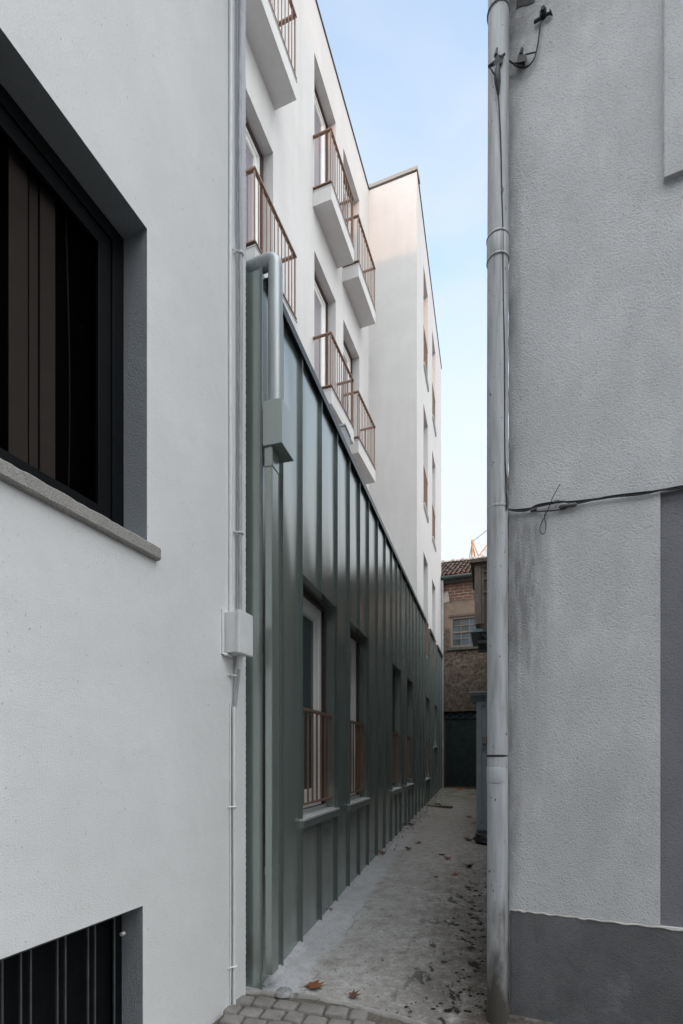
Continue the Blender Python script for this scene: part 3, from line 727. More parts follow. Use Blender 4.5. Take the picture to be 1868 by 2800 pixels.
def balcony(a, b, z1):
    dp = .338; z0 = z1 - .245
    g = MB(); g.box(Cw, a, b, z0, z1, 0, dp); g.box(Cw, a - .006, b + .006, z1 + .0005, z1 + .012, .0, dp + .008)
    bl = g.build('balcony', 'render_white', apt)
    g = MB(); r0, r1 = z1 + .055, z1 + .935; o = dp - .018; k = Cw.t.length; i0, i1 = a + .012, b - .012
    for z, h in ((r0, .018), (r1, .022)):
        g.box(Cw, i0 - .02, i1 + .02, z, z + h, o - .022, o + .022)
        g.box(Cw, i0 - .02, i0 + .022, z, z + h, .002, o - .0225); g.box(Cw, i1 - .022, i1 + .02, z, z + h, .002, o - .0225)
    def post(s, d, w=.006): g.box(Cw, s - w, s + w, r0 + .0185, r1 - .0005, d - w, d + w)
    n = 11
    for i in range(n + 1): post(i0 + (i1 - i0) * i / n, o, .009 if i in (0, n) else .0058)
    for s in (i0, i1):
        for d in (o * .36, o * .70): post(s, d)
    g.build('railing', 'brown_metal', bl)
    g = MB(); g.box(Cw, a - .007, b + .007, z1 + .0125, z1 + .018, .0, dp + .010); g.build('drip_edge', 'zinc_dark', bl)
for a, b in ((6.30, 7.40), (8.69, 9.79), (10.06, 11.15)):
    for z in (FL[1][0] - .03, FL[2][0] - .03): balcony(a, b, z)

# rainwater pipe at the near end of the cladding
dp = thing('rainwater_pipe', 'grey rainwater pipe with square hopper at the near corner of the green metal cladding', 'downpipe', tuple(B.P(3.57, 0, .07)))
pc, pd, zc = 3.56, .098, 5.045
g = MB(); cen = B.P(pc, zc, pd)
g.tube([cen + inw * 1.2, cen + inw * .055, cen + inw * .02 + Vector((0, 0, -.008)), cen + inw * .004 + Vector((0, 0, -.026)), cen + Vector((0, 0, -.06)), B.P(pc, 4.00, pd)], .050, 28)
g.build('round_pipe', 'zinc_pale', dp)
g = MB(); g.tube([cen + inw * .31, cen + inw * .33], .058, 28); g.build('collar', 'zinc_pale', dp); g = MB(); g.tube([cen + inw * .12, cen + inw * .128], .0525, 28); g.build('collar', 'zinc_pale', dp)
g = MB(); vs = []
for z, e in ((3.735, .0), (4.04, .0)):
    vs += [B.P(3.50 - e, z, .03), B.P(3.72 + e, z, .03), B.P(3.72 + e, z, .17 + e), B.P(3.50 - e, z, .17 + e)]
g.hexa(vs); g.build('hopper', 'zinc', dp, bevel=.003)
g = MB(); g.box(B, 3.52, 3.624, .12, 3.60, .040, .092); g.box(B, 3.515, 3.629, 3.60, 3.734, .036, .096)
g.box(B, 3.5175, 3.6265, .80, .86, .037, .0945); g.build('square_pipe', 'zinc', dp, bevel=.004)
for z in (.5, 1.9, 3.3):
    pass
v = B.on(941, 1175, -.12); 
duct = thing('roof_duct', 'pale grey metal duct rising behind the top edge of the green cladding', 'duct', tuple(B.P(5.88, ZT, -.1)))
g = MB(); g.box(B, 5.78, 5.99, ZT - .01, 5.37, -.20, -.055); g.build('shaft', 'duct_paint', duct, bevel=.004)
g = MB(); g.box(B, 5.772, 5.998, 5.371, 5.392, -.208, -.047); g.build('cap', 'duct_paint', duct, bevel=.003)

# ---------------------------------------------------------------- grey house on the right
rt = thing('grey_house', 'coarse grey-white rendered house corner at right with dark grey plinth', 'house', tuple(H.P(0, 0)))
HT = 8.7; sp, zp1 = H.on(1806, 1345); zpl = .66
g = MB(); g.facade(H, .012, 5.0, -1, HT, [(sp, 4.0, zpl, zp1, .022)])
n = 800; pv = []
for i in range(n + 1):
    z = -1 + (HT + 1) * i / n; j = .0012 * math.sin(i * .23) + .0008 * math.sin(i * .71) + random.uniform(-.0006, .0006)
    pv += [H.P(.012, z), H.P(-.007 + j * .5, z, -.002), H.P(-.011 + j, z, -.012), H.P(-.010, z, -.03)]
g.add(pv, [(4 * i + k, 4 * i + k + 1, 4 * i + k + 5, 4 * i + k + 4) for i in range(n) for k in range(3)])
hb = HS.P(5, 0); hc = hb + H.t * 9; hd = H.P(5.0, 0); h0 = HS.P(.03, 0)
for p, q in ((h0, hb), (hb, hc), (hc, hd)):
    g.quad((p.x, p.y, -1), (q.x, q.y, -1), (q.x, q.y, HT), (p.x, p.y, HT))
g.add([Vector((p.x, p.y, HT)) for p in (H.P(0, 0), hb, hc, hd)], [(0, 1, 2, 3)])
g.build('wall', 'render_right', rt, recalc=False)
# plinth, wavy top
g = MB(); N = 90; vs = []
for i in range(N + 1):
    s = .002 + 4.9 * (i / N) ** 1.6; j = .003 * math.sin(i * 1.1) + random.uniform(-.0015, .0015)
    vs += [H.P(s, -.8, .010), H.P(s, zpl - .012 + j, .010 + j * .3), H.P(s, zpl - .012 + j, -.02)]
g.add(vs, [(3 * i + k, 3 * i + 3 + k, 3 * i + 4 + k, 3 * i + 1 + k) for i in range(N) for k in range(2)] + [(0, 1, 2)])
g.build('plinth', 'render_plinth', rt, recalc=False)
g = MB(); pts = [H.P(.004 + 3.2 * (i / 120) ** 1.4, zpl - .008 + .003 * math.sin(i * 1.3) + random.uniform(-.002, .002), .008) for i in range(121)]
g.tube(pts, [.0065 + random.uniform(-.002, .002) for _ in pts], 7); g.build('plinth_bead', 'bead', rt)
g = MB(); g.facade(H, sp - .01, 4.0, zpl - .01, zp1 + .01, [], -.020); g.build('painted_panel', 'render_slate', rt, recalc=False)
su, zu = H.on(1812, 500)
g = MB(); N = 200; vs = []
for i in range(N + 1):
    z = zu + (9 - zu) * i / N; j = random.uniform(-.0025, .0025)
    vs += [H.P(su + j, z, -.01), H.P(su + .003 + j, z, .026), H.P(su + .010, z, .030), H.P(3.0, z, .030), H.P(3.0, z, -.01)]
g.add(vs, [(5 * i + k, 5 * i + k + 1, 5 * i + k + 6, 5 * i + k + 5) for i in range(N) for k in range(4)] + [(0, 1, 2, 3, 4)])
g.build('raised_surround', 'render_right', rt, recalc=False)

g = MB(); pr_ = [(.0, 6.98), (.40, 7.0), (.44, 7.03), (.44, 7.14), (-.3, 7.8), (-.3, 7.1)]  # overhang above the view, put in so this wall darkens upwards
g.add([H.P(0.001, z, d) for d, z in pr_] + [H.P(5.2, z, d) for d, z in pr_], [tuple(range(6)), tuple(range(6, 12))] + [(i, (i + 1) % 6, 6 + (i + 1) % 6, 6 + i) for i in range(6)])
g.build('unseen_eaves', 'render_right', rt)
# downpipe on the corner
pcx, pcy, pr = .966, 3.15, .0625
dn = thing('downpipe', 'thick weathered grey downpipe with dirty foot at the grey house corner', 'downpipe', (pcx, pcy, zg(3.15)))
g = MB(); zs = [-.03 + i * .12 for i in range(59)]
g.tube([(pcx - .008 * (1 - z / 8.3) + .002 * math.sin(z * 1.3), pcy, z) for z in zs], pr, 36); g.build('pipe', 'downpipe', dn)
def pz(y): return EYE + (HY - y) / F * pcy
def ring(z, h, r, mat, name):
    g = MB(); x = pcx - .008 * (1 - z / 8.3)
    g.lathe((x, pcy), [(pr - .002, z - h / 2), (r - .001, z - h / 2), (r, z - h / 2 + .004), (r, z + h / 2 - .004), (r - .001, z + h / 2), (pr - .002, z + h / 2)], 36)
    return g.build(name, mat, dn)
ring(pz(688), .13, pr + .004, 'downpipe', 'collar'); ring(pz(655), .014, pr + .007, 'downpipe', 'collar'); ring(pz(716), .012, pr + .0065, 'downpipe', 'collar')
ring(pz(1392), .016, pr + .002, 'downpipe', 'collar'); ring(pz(2067), .014, pr + .0015, 'black', 'joint'); ring(pz(2120), .095, pr + .001, 'downpipe', 'collar')
ring(pz(38), .016, pr + .005, 'brown_lead', 'clamp')
g = MB(); z = pz(38); g.tube([(pcx + .03, pcy + .06, z), (pcx + .07, pcy + .09, z + .005)], .008, 8); g.build('clamp_arm', 'brown_lead', dn)

# ---------------------------------------------------------------- cables on the grey house and its pipe
def curve(pts, n=8):
    out = []; P = [Vector(p) for p in pts]; P = [P[0]] + P + [P[-1]]
    for i in range(1, len(P) - 2):
        for k in range(n):
            t = k / n; a, b, c, d = P[i - 1:i + 3]
            out.append(.5 * (2 * b + (c - a) * t + (2 * a - 5 * b + 4 * c - d) * t * t + (3 * b - a - 3 * c + d) * t ** 3))
    return out + [P[-2]]
def hp(x, y, d=.012):
    s, z = H.on(x, y, d); return H.P(s, z, d)
def pp(x, y, off=.07):
    Y = pcy - off; return at(x, y, Y)
cb = thing('wall_cable', 'black cable bundle sagging across the grey house wall with a dangling tie', 'cable', tuple(hp(1500, 1385)))
g = MB()
run = [(1382, 1390, .05), (1400, 1393, .02), (1440, 1395, .014), (1470, 1384, .016), (1530, 1371, .014), (1580, 1373, .014), (1660, 1361, .013), (1760, 1347, .012), (1868, 1330, .012), (2100, 1300, .012)]
for k, (o, r) in enumerate(((0, .0045), (4, .0042), (-4, .0036))):
    g.tube(curve([hp(x, y + o * math.sin(i * 1.9 + k), dd + .002 * k) for i, (x, y, dd) in enumerate(run)]), r, 8)
g.tube(curve([hp(1454, 1398, .012), hp(1500, 1397, .014), hp(1535, 1393, .014), hp(1560, 1384, .014)]), .0035, 6)
g.build('cable', 'black', cb)
g = MB(); a, b = hp(1528, 1386, .016), hp(1578, 1379, .016)
g.tube([a, a + (b - a) * .1, a + (b - a) * .9, b], [.005, .012, .012, .006], 10); g.build('connector', 'brown_lead', cb); g = MB(); a, b = hp(1514, 1374, .018), hp(1530, 1370, .018); g.tube([a, b], .010, 8); g.build('connector', 'brown_lead', cb); g = MB(); a, b = hp(1450, 1397, .012), hp(1468, 1390, .012); g.tube([a, b], .010, 8)
g.build('connector', 'brown_lead', cb)
g = MB(); g.tube(curve([hp(1532, 1324, .03), hp(1512, 1360, .026), hp(1496, 1400, .022), hp(1481, 1430, .02), hp(1477, 1448, .02), hp(1482, 1460, .02), hp(1490, 1456, .02), hp(1493, 1436, .02), hp(1489, 1414, .02), hp(1492, 1400, .02)]), .0026, 6); g.build('cable_tie', 'black', cb)
pcb = thing('pipe_cable', 'thin dark cable hanging down the right edge of the weathered downpipe', 'cable', tuple(pp(1368, 700)))
g = MB(); rnd = random.Random(3)
g.tube(curve([pp(x + rnd.uniform(-1.5, 1.5), y, o) for x, y, o in ((1364, 262, .068), (1367, 330, .068), (1371, 420, .065), (1372, 520, .064), (1375, 620, .062), (1377, 700, .062), (1378, 820, .06), (1379, 960, .06), (1381, 1100, .058), (1382, 1250, .058), (1384, 1330, .058), (1386, 1392, .055))], 6), .0042, 8); g.build('cable', 'black', pcb)
for y0, y1, x in ((1296, 1352, 1385), (1352, 1396, 1387), (500, 540, 1371)):
    g = MB(); g.tube([pp(x, y0, .058), pp(x + 3, (y0 + y1) / 2, .062), pp(x - 1, y1, .058)], [.003, .009, .003], 7); g.build('tape_wrap', 'brown_lead', pcb)
clp = thing('cable_clamp', 'black cable clamp strapped round the downpipe near the top of the picture', 'cable clamp', tuple(pp(1360, 170)))
g = MB()
g.hexa([pp(1349, 178, .075), pp(1376, 172, .075), pp(1376, 172, .062), pp(1349, 178, .062), pp(1357, 148, .078), pp(1374, 150, .078), pp(1374, 150, .062), pp(1357, 148, .062)])
g.tube([pp(1336, 182, .05), pp(1352, 172, .072)], [.009, .011], 8); g.tube([pp(1356, 152, .072), pp(1359, 133, .07)], [.011, .007], 8); g.tube([pp(1368, 158, .072), pp(1380, 148, .07)], [.010, .007], 8)
g.build('bracket', 'black', clp, bevel=.002)
g = MB(); g.tube([pp(1362, 178, .072), pp(1360, 200, .076), pp(1361, 225, .078), pp(1362, 246, .072), pp(1363, 258, .068)], [.010, .019, .018, .010, .006], 10); g.build('splice', 'black', clp)
g = MB(); g.tube(curve([pp(1340, 184, .07), pp(1347, 196, .074), pp(1353, 204, .074)]), .004, 6); g.tube(curve([pp(1372, 168, .07), hp(1388, 164, .05), hp(1403, 173, .03), hp(1415, 172, .03), hp(1425, 173, .03)]), .0048, 7); g.build('lead', 'black', clp)
c2 = thing('cable_bracket', 'black insulator bracket on the grey wall just right of the downpipe clamp', 'cable bracket', tuple(hp(1427, 160)))
g = MB()
g.hexa([hp(1414, 172, .004), hp(1440, 166, .004), hp(1440, 166, .05), hp(1414, 172, .05), hp(1416, 150, .004), hp(1440, 146, .004), hp(1440, 146, .05), hp(1416, 150, .05)])
g.tube([hp(1424, 150, .03), hp(1428, 134, .03)], [.013, .010], 8); g.tube([hp(1432, 166, .03), hp(1432, 182, .03)], [.011, .007], 8); g.tube([hp(1440, 148, .03), hp(1466, 142, .02)], .004, 7)
g.build('insulator', 'black', c2, bevel=.003)
g = MB(); g.tube(curve([hp(1405, 176, .03), hp(1425, 185, .028), hp(1445, 180, .024), hp(1462, 158, .02), hp(1471, 120, .02), hp(1475, 90, .02), hp(1478, 62, .02)]), .0048, 7); g.build('lead', 'black', c2)
c3 = thing('cable_anchor', 'round black cable anchor bolted to the grey wall at the top edge of the picture', 'cable anchor', tuple(hp(1484, 45)))
g = MB(); p = hp(1486, 46, .0); g.tube([p, p + H.n * .030], .020, 16); g.tube([p + H.n * .03, p + H.n * .045], .012, 12); g.build('disc', 'black', c3, bevel=.002)
g = MB(); g.tube([hp(1461, 60, .015), hp(1478, 50, .02)], .009, 8); g.build('bolt', 'black', c3); g = MB(); g.tube([hp(1494, 40, .02), hp(1508, 34, .015)], .008, 8); g.tube([hp(1504, 26, .012), hp(1510, 42, .012)], .004, 6); g.build('bolt', 'black', c3)
# chipped render above the anchor
chip = thing('broken_render', 'dark chipped hole in the render above the cables at the top of the grey wall', 'damage', tuple(hp(1430, 8)))
g = MB(); c0 = [(1412, 22), (1408, 30), (1417, 20), (1428, 14), (1444, 12), (1462, 4), (1464, -14), (1440, -24), (1414, -18)]
g.add([hp(x, y, .0045) for x, y in c0], [tuple(range(len(c0)))]); g.build('hole', 'stone_dark', chip)

# ---------------------------------------------------------------- old house with a timber bay behind the grey house
gh = thing('old_house', 'old grey-brown house mostly hidden behind the downpipe on the right', 'house', tuple(Gw.P(10, zg(10))))
GT = 5.42; q = [Gw.P(4.75, 0), Gw.P(16.9, 0), Gw.P(16.9, 0, -3.0), Gw.P(11, 0, -2.2)]
g = MB(); g.prism([(p.x, p.y) for p in q], -.3, GT); g.build('wall', 'plaster_far', gh)
g = MB(); g.prism([((p - Vector((.12 * (i < 2), 0, 0))).x, p.y) for i, p in enumerate(q)], GT + .002, GT + .10); g.build('roof', 'tiles', gh)
bx0, bx1 = 9.35, 10.75
bd = .63
by = thing('timber_bay', 'weathered grey-brown timber bay jutting from the old house over the alley', 'bay', tuple(Gw.P(10, 4.0)))
z0, z1 = 4.05, 5.22
g = MB(); g.box(Gw, bx0, bx1, z0 + .06, z1, .0, bd - .02)
vs = [Gw.P(bx0, z0 - .16, 0), Gw.P(bx1, z0 - .16, 0), Gw.P(bx1, z0 - .12, bd - .22), Gw.P(bx0, z0 - .12, bd - .22), Gw.P(bx0, z0 + .0595, 0), Gw.P(bx1, z0 + .0595, 0), Gw.P(bx1, z0 + .0595, bd - .02), Gw.P(bx0, z0 + .0595, bd - .02)]
g.hexa(vs); g.build('box', 'timber', by)
g = MB(); e = bx0
g.box(Gw, e - .03, e - .001, z0 + .05, z1, bd - .12, bd); g.box(Gw, e - .022, e - .001, z0 + .05, z1, bd - .165, bd - .135)
for z in (z0 + .62, z0 + .86, z0 + 1.0): g.box(Gw, e - .025, e - .001, z, z + .03, .05, bd - .17)
g.box(Gw, e - .03, e - .001, z1 - .07, z1 - .002, .0, bd - .121); g.build('trim', 'wood_old', by)
g = MB(); g.box(Gw, bx0 - .09, bx1 + .06, z1 + .001, z1 + .055, .0, bd + .07); g.box(Gw, bx0 - .05, bx1 + .04, z1 - .03, z1, bd + .001, bd + .03); g.build('cornice', 'timber', by)
g = MB(); g.box(Gw, 9.36, 10.6, 3.965, 4.02, .0, .70); g.build('stone_slab', 'old_paint', by)
for s in (9.40, 10.4): g = MB(); g.hexa([Gw.P(s, 3.74, 0), Gw.P(s + .14, 3.74, 0), Gw.P(s + .14, 3.78, .36), Gw.P(s, 3.78, .36), Gw.P(s, 3.964, 0), Gw.P(s + .14, 3.964, 0), Gw.P(s + .14, 3.964, .55), Gw.P(s, 3.964, .55)]); g.build('corbel', 'stone_dark', by)
sh = thing('stone_shelf', 'dark stone shelf carrying coiled cables under the timber bay', 'shelf', tuple(Gw.P(9.6, 3.6)))
g = MB(); g.box(Gw, 9.36, 10.2, 3.745, 3.80, 0, .57) ; g.build('slab', 'stone_dark', sh, bevel=.006)
g = MB()
for k in range(4):
    c = Gw.P(9.36, 3.60, .24 + .01 * k); R = .085 - .01 * k
    g.tube([c + Gw.n * math.cos(a) * R * 1.3 + Vector((0, 0, math.sin(a) * R * .8)) + Vector((0, -.02 * k, 0)) for a in [i / 16 * 2 * math.pi for i in range(17)]], .011, 6)
g.tube([Gw.P(9.36, 3.52 + .01 * i, .02 + .06 * i) for i in range(10)], .012, 6)
g.build('cable_coil', 'black', sh)

# painted cabinet standing against the old house
cab = thing('painted_cabinet', 'tall flaking blue-grey wooden cabinet with cornice against the old house', 'cabinet', tuple(Gw.P(8.3, zg(8.3))))
zc0 = zg(8.2); c0, c1, cd = 8.22, 9.2, .565; zc1 = zc0 + 2.27
g = MB(); g.box(Gw, c0, c1, zc0 + .13, zc1, 0, cd); g.build('body', 'old_paint', cab, bevel=.004)
g = MB(); g.box(Gw, c0 - .02, c0 - .001, zc0 + .16, zc1, cd - .075, cd + .004); g.box(Gw, c0 - .02, c0 - .001, zc0 + .16, zc0 + .22, .02, cd - .0755); g.box(Gw, c0 - .02, c0 - .001, zc1 - .07, zc1, .02, cd - .0755)
g.build('stile', 'old_paint', cab, bevel=.003)
g = MB()
for i, (zz, h, o) in enumerate(((zc1 + .001, .045, .02), (zc1 + .047, .04, .055), (zc1 + .088, .035, .10), (zc1 + .124, .022, .115))): g.box(Gw, c0 - o, c1 + o * .5, zz, zz + h, 0, cd + o)
g.build('cornice', 'old_paint', cab, bevel=.006)
g = MB(); g.box(Gw, c0 - .026, c0 - .0015, zc0 + 1.57, zc0 + 1.69, .02, cd - .09); g.build('board', 'wood_old', cab)
g = MB(); g.box(Gw, c0 - .022, c0 - .0012, zc0 + 1.69, zc0 + 1.72, .02, cd - .08); g.box(Gw, c0 - .022, c0 - .0012, zc0 + 1.50, zc0 + 1.518, .02, cd - .08); g.build('batten', 'old_paint', cab)
g = MB(); g.box(Gw, c0 + .004, c1, zc0 - .05, zc0 + .129, 0, cd - .01); g.build('plinth', 'stone_dark', cab)
# black sack at its foot
bm = bmesh.new(); bmesh.ops.create_icosphere(bm, subdivisions=3, radius=1)
c = Gw.P(8.0, zg(8.0), .40); rnd = random.Random(2)
for v in bm.verts:
    n = .12 * math.sin(7 * v.co.x + 3) * math.cos(6 * v.co.y) + .08 * math.sin(11 * v.co.z + 5 * v.co.x)
    p = v.co * (1 + n); zz = max(p.z, -.35); v.co = Vector((c.x + p.x * .20, c.y + p.y * .17, c.z + .02 + (zz + .35) * .085 * (1.25 - .6 * p.x)))
me = bpy.data.meshes.new('bin_sack'); bm.to_mesh(me); bm.free(); me.materials.append(M['rag']); o = bpy.data.objects.new('bin_sack', me); COL.objects.link(o)
tag(o, 'crumpled black plastic sack on the concrete at the foot of the blue-grey cabinet', 'sack')

# ---------------------------------------------------------------- building that closes the alley
eb = thing('brick_house', 'old brown brick and rubble house with mossy tiled roof closing the alley', 'house', tuple(End.P(1.2, .62)))
def es(x, y, d=0.0): return End.on(x, y, d)
ev = es(1207, 1590)[1]
ds0, dz1 = es(1213, 1946); ds1 = es(1304, 1946)[0]; dz0 = es(1213, 2153)[1]
ws0, wz1 = es(1232, 1688); wz0 = es(1232, 1772)[1]; ws1 = ws0 + 1.22
g = MB(); zb = es(1230, 1641)[1]
g.facade(End, -6, 7, -.2, zb, [(ds0, ds1, dz0, dz1, .22), (ws0, ws1, wz0, wz1, .12)])
g.facade(End, -6, 7, ev - .02, ev, []) 
bq = [End.P(-6, 0), End.P(7, 0), End.P(7, 0, -6), End.P(-6, 0, -6)]
for p, q2 in zip(bq[1:], bq[2:] + bq[:1]): g.quad((p.x, p.y, -.2), (q2.x, q2.y, -.2), (q2.x, q2.y, ev), (p.x, p.y, ev))
g.build('wall', 'rubble', eb, recalc=False)
g = MB(); g.facade(End, -6, 7, zb, ev - .02, [], .004); g.box(End, -6, 7, zb - .02, zb, -.02, .012); g.build('brick_band', 'brick', eb, recalc=False)
g = MB(); a, zt_ = es(1211, 1622); b, zb_ = es(1229, 1646)
g.add([End.P(a, zt_, .02), End.P(b - .04, zt_ + .02, .02), End.P(b - .01, (zt_ + zb_) / 2, .02), End.P(b, zb_, .02), End.P(a, zb_ - .03, .02)], [(0, 1, 2, 3, 4)]); g.build('plaster_patch', 'patch', eb)
# tiled roof: rounded tile rows
g = MB(); pitch = math.radians(27); run_ = 3.3; nr = 13; slope_n = End.n
step = .155; s = -5.0
rndt = random.Random(9)
while s < 6.5:
    for r in range(nr):
        u0 = run_ * r / nr; u1 = run_ * (r + 1.18) / nr
        jz = rndt.uniform(-.012, .012); js = rndt.uniform(-.012, .012); vs = []
        for uu, lift in ((u0, .035), (u1, .0)):
            for k in range(6):
                an = math.pi * k / 5
                vs.append(End.P(s + js + step * .5 - math.cos(an) * step * .54, ev + .07 + uu * math.tan(pitch) + math.sin(an) * .052 + lift + jz, .20 - uu))
        g.add(vs, [(k, k + 1, 7 + k, 6 + k) for k in range(5)], True)
    s += step
g.quad(End.P(-5, ev + .05, .20), End.P(6.5, ev + .05, .20), End.P(6.5, ev + .05 + run_ * math.tan(pitch), .20 - run_), End.P(-5, ev + .05 + run_ * math.tan(pitch), .20 - run_))
g.quad(End.P(-5, ev + .05 + run_ * math.tan(pitch), .20 - run_), End.P(6.5, ev + .05 + run_ * math.tan(pitch), .20 - run_), End.P(6.5, ev, -6), End.P(-5, ev, -6))
rf = g.build('roof', 'tiles', eb, recalc=False)
g = MB(); zr = ev + .09 + run_ * math.tan(pitch)
g.tube([End.P(-5, zr, .20 - run_), End.P(6.5, zr, .20 - run_)], .09, 10)
for i in range(30):
    s = -5 + i * .38; g.tube([End.P(s, zr + .02, .2 - run_), End.P(s + .09, zr + .02, .2 - run_)], .112, 10)
g.build('ridge', 'patch', rf)
g = MB(); zgut = ev + .0; g.tube([End.P(-5, zgut, .27), End.P(6.5, zgut + .01, .27)], .075, 12); g.build('gutter', 'gutter', eb)
g = MB(); g.box(End, -5, 6.5, ev - .13, ev - .02, .005, .16); g.build('eaves_board', 'stone_dark', eb)
g = MB(); sx = es(1209.5, 1800, .1)[0]
g.tube([End.P(sx - .01, ev - .06, .25), End.P(sx, ev - .22, .2), End.P(sx, ev - .55, .10), End.P(sx, .55, .10)], [.07, .062, .045, .045], 12)
for z in (2.0, 3.2, 4.4, 5.6): g.tube([End.P(sx, z, .10), End.P(sx, z + .05, .10)], .054, 12)
g.build('downpipe', 'zinc_pale', eb)
# window: 4 x 4 panes in a weathered wooden frame
g = MB(); d = -.06; g.frame(End, ws0, ws1, wz0, wz1, .075, d - .05, d + .05)
iw0, iw1, iz0, iz1 = ws0 + .075, ws1 - .075, wz0 + .075, wz1 - .075; zmid = (iz0 + iz1) / 2
for i in range(1, 4): s = iw0 + (iw1 - iw0) * i / 4; g.box(End, s - .014, s + .014, iz0, iz1, d - .03, d + .02)
for i in (1, 3): z = iz0 + (iz1 - iz0) * i / 4; g.box(End, iw0, iw1, z - .012, z + .012, d - .028, d + .018)
g.box(End, iw0, iw1, zmid - .03, zmid + .03, d - .035, d + .03)
ew = g.build('window', 'wood_old', eb)
for i in range(4):
    for j in range(4):
        g = MB(); a, b = iw0 + (iw1 - iw0) * i / 4, iw0 + (iw1 - iw0) * (i + 1) / 4; z0, z1 = iz0 + (iz1 - iz0) * j / 4, iz0 + (iz1 - iz0) * (j + 1) / 4
        t = random.uniform(-.006, .006); g.quad(End.P(a, z0, d - .008 + t), End.P(b, z0, d - .008 - t), End.P(b, z1, d - .008 - t), End.P(a, z1, d - .008 + t)); g.build('pane', 'glass_old' if (i + j) % 3 else 'glass_dark', ew)
g = MB(); g.box(End, ws0 - .1, ws1 + .1, wz0 - .09, wz0 - .001, -.1, .07); g.build('sill', 'stone_dark', ew)
g = MB(); g.box(End, ws0 - .05, ws1 + .05, wz1 + .001, wz1 + .07, -.02, .03); g.build('lintel', 'timber', ew)
# steel door with lattice transom
g = MB(); d = -.12; ztr = es(1215, 1969)[1]
g.box(End, ds0 + .03, ds1 - .03, dz0 + .03, ztr, d - .03, d); g.box(End, ds0 + .52, ds0 + .54, dz0 + .03, ztr, d + .0005, d + .008)
dr = g.build('door', 'door_green', eb)
g = MB(); g.frame(End, ds0, ds1, dz0, dz1, .04, d - .06, d + .03); g.build('frame', 'rust', dr)
g = MB(); k = 3; zt0, zt1 = ztr + .02, dz1 - .05
for i in range(k):
    a = ds0 + .04 + (ds1 - ds0 - .08) * i / k; b = ds0 + .04 + (ds1 - ds0 - .08) * (i + 1) / k
    g.bar(End.P(a, zt0, d), End.P(b, zt1, d), .02); g.bar(End.P(a, zt1, d + .022), End.P(b, zt0, d + .022), .02); g.bar(End.P(a, zt0, d + .045), End.P(a, zt1, d + .045), .02)
g.bar(End.P(ds0, zt0, d + .01), End.P(ds1, zt0, d + .01), .025); g.build('transom_grille', 'black_frame', dr)
g = MB(); g.box(End, ds0 + .03, ds1 - .03, ztr + .01, dz1 - .04, d - .04, d - .03); g.build('transom_pane', 'glass_old', dr)
g = MB(); g.box(End, ds0 - .05, ds1 + .05, dz0 - .09, dz0 - .001, -.25, .10); g.build('threshold', 'stone_dark', dr)

# ---------------------------------------------------------------- crane far beyond the roofs
YC = 62.0
cr_ = thing('tower_crane', 'orange lattice crane rising behind the tiled roof', 'crane', tuple(at(1288, 2075, YC) + Vector((0, 0, -1.6))))
base = at(1289, 1545, YC); apex = at(1292, 1481, YC); foot = at(1301, 1532, YC)
g = MB(); mz = base.z
for dx in (-.75, .75):
    for dy in (-.75, .75): g.bar((base.x + dx, YC + dy, 0), (base.x + dx, YC + dy, mz), .16)
z = 0; i = 0
while z < mz - 1.5:
    for dy in (-.75, .75):
        a, b = (-.75, .75) if i % 2 else (.75, -.75); g.bar((base.x + a, YC + dy, z), (base.x + b, YC + dy, z + 1.5), .08); g.bar((base.x - .75, YC + dy, z), (base.x + .75, YC + dy, z), .08)
    z += 1.5; i += 1
g.build('mast', 'orange', cr_)
g = MB(); b1 = at(1290, 1548, YC); b2 = at(1304, 1524, YC)
for dy in (-.6, .6):
    o = Vector((0, dy, 0)); g.bar(b1 + o, apex + o * .2, .12); g.bar(b2 + o, apex + o * .2, .11)
g.bar(at(1281, 1550, YC), at(1297, 1534, YC), .16); g.bar(at(1297, 1534, YC), at(1306, 1524, YC), .16); g.bar(at(1283, 1548, YC), at(1306, 1545, YC), .25)
g.bar(at(1289, 1481, YC), at(1295, 1481, YC), .35)
g.build('head_frame', 'orange', cr_)
g = MB(); j0 = at(1301, 1530, YC); dj = (at(1339, 1481, YC) - at(1301, 1530, YC)).normalized(); side = Vector((0, 1, 0)); nrm = dj.cross(side).normalized(); 
if nrm.z > 0: nrm = -nrm
Lj = 24.0
ch = [Vector((0, 0, 0)), side * .8, side * .4 + nrm * 1.0 + Vector((0, 0, 0))]
for c in ch: g.bar(j0 + c + dj * .0, j0 + c + dj * Lj, .10 if c.length else .12)
i = 0
while i * .9 < Lj - 1:
    a = j0 + dj * (i * .9); b = j0 + dj * (i * .9 + .9)
    for c in ch[:2]: g.bar(a + c, b * .5 + a * .5 + ch[2], .03); g.bar(b + c, b * .5 + a * .5 + ch[2], .03)
    i += 1
g.build('jib', 'orange', cr_)
g = MB(); g.tube([apex, at(1291, 1484, YC)], .06, 6); g.tube([apex, at(1339, 1444, YC) , at(1339, 1444, YC) + (at(1339, 1444, YC) - apex) * 2], .05, 6); g.tube([apex, at(1278, 1550, YC)], .05, 6); g.build('stay_cable', 'steel_cable', cr_)

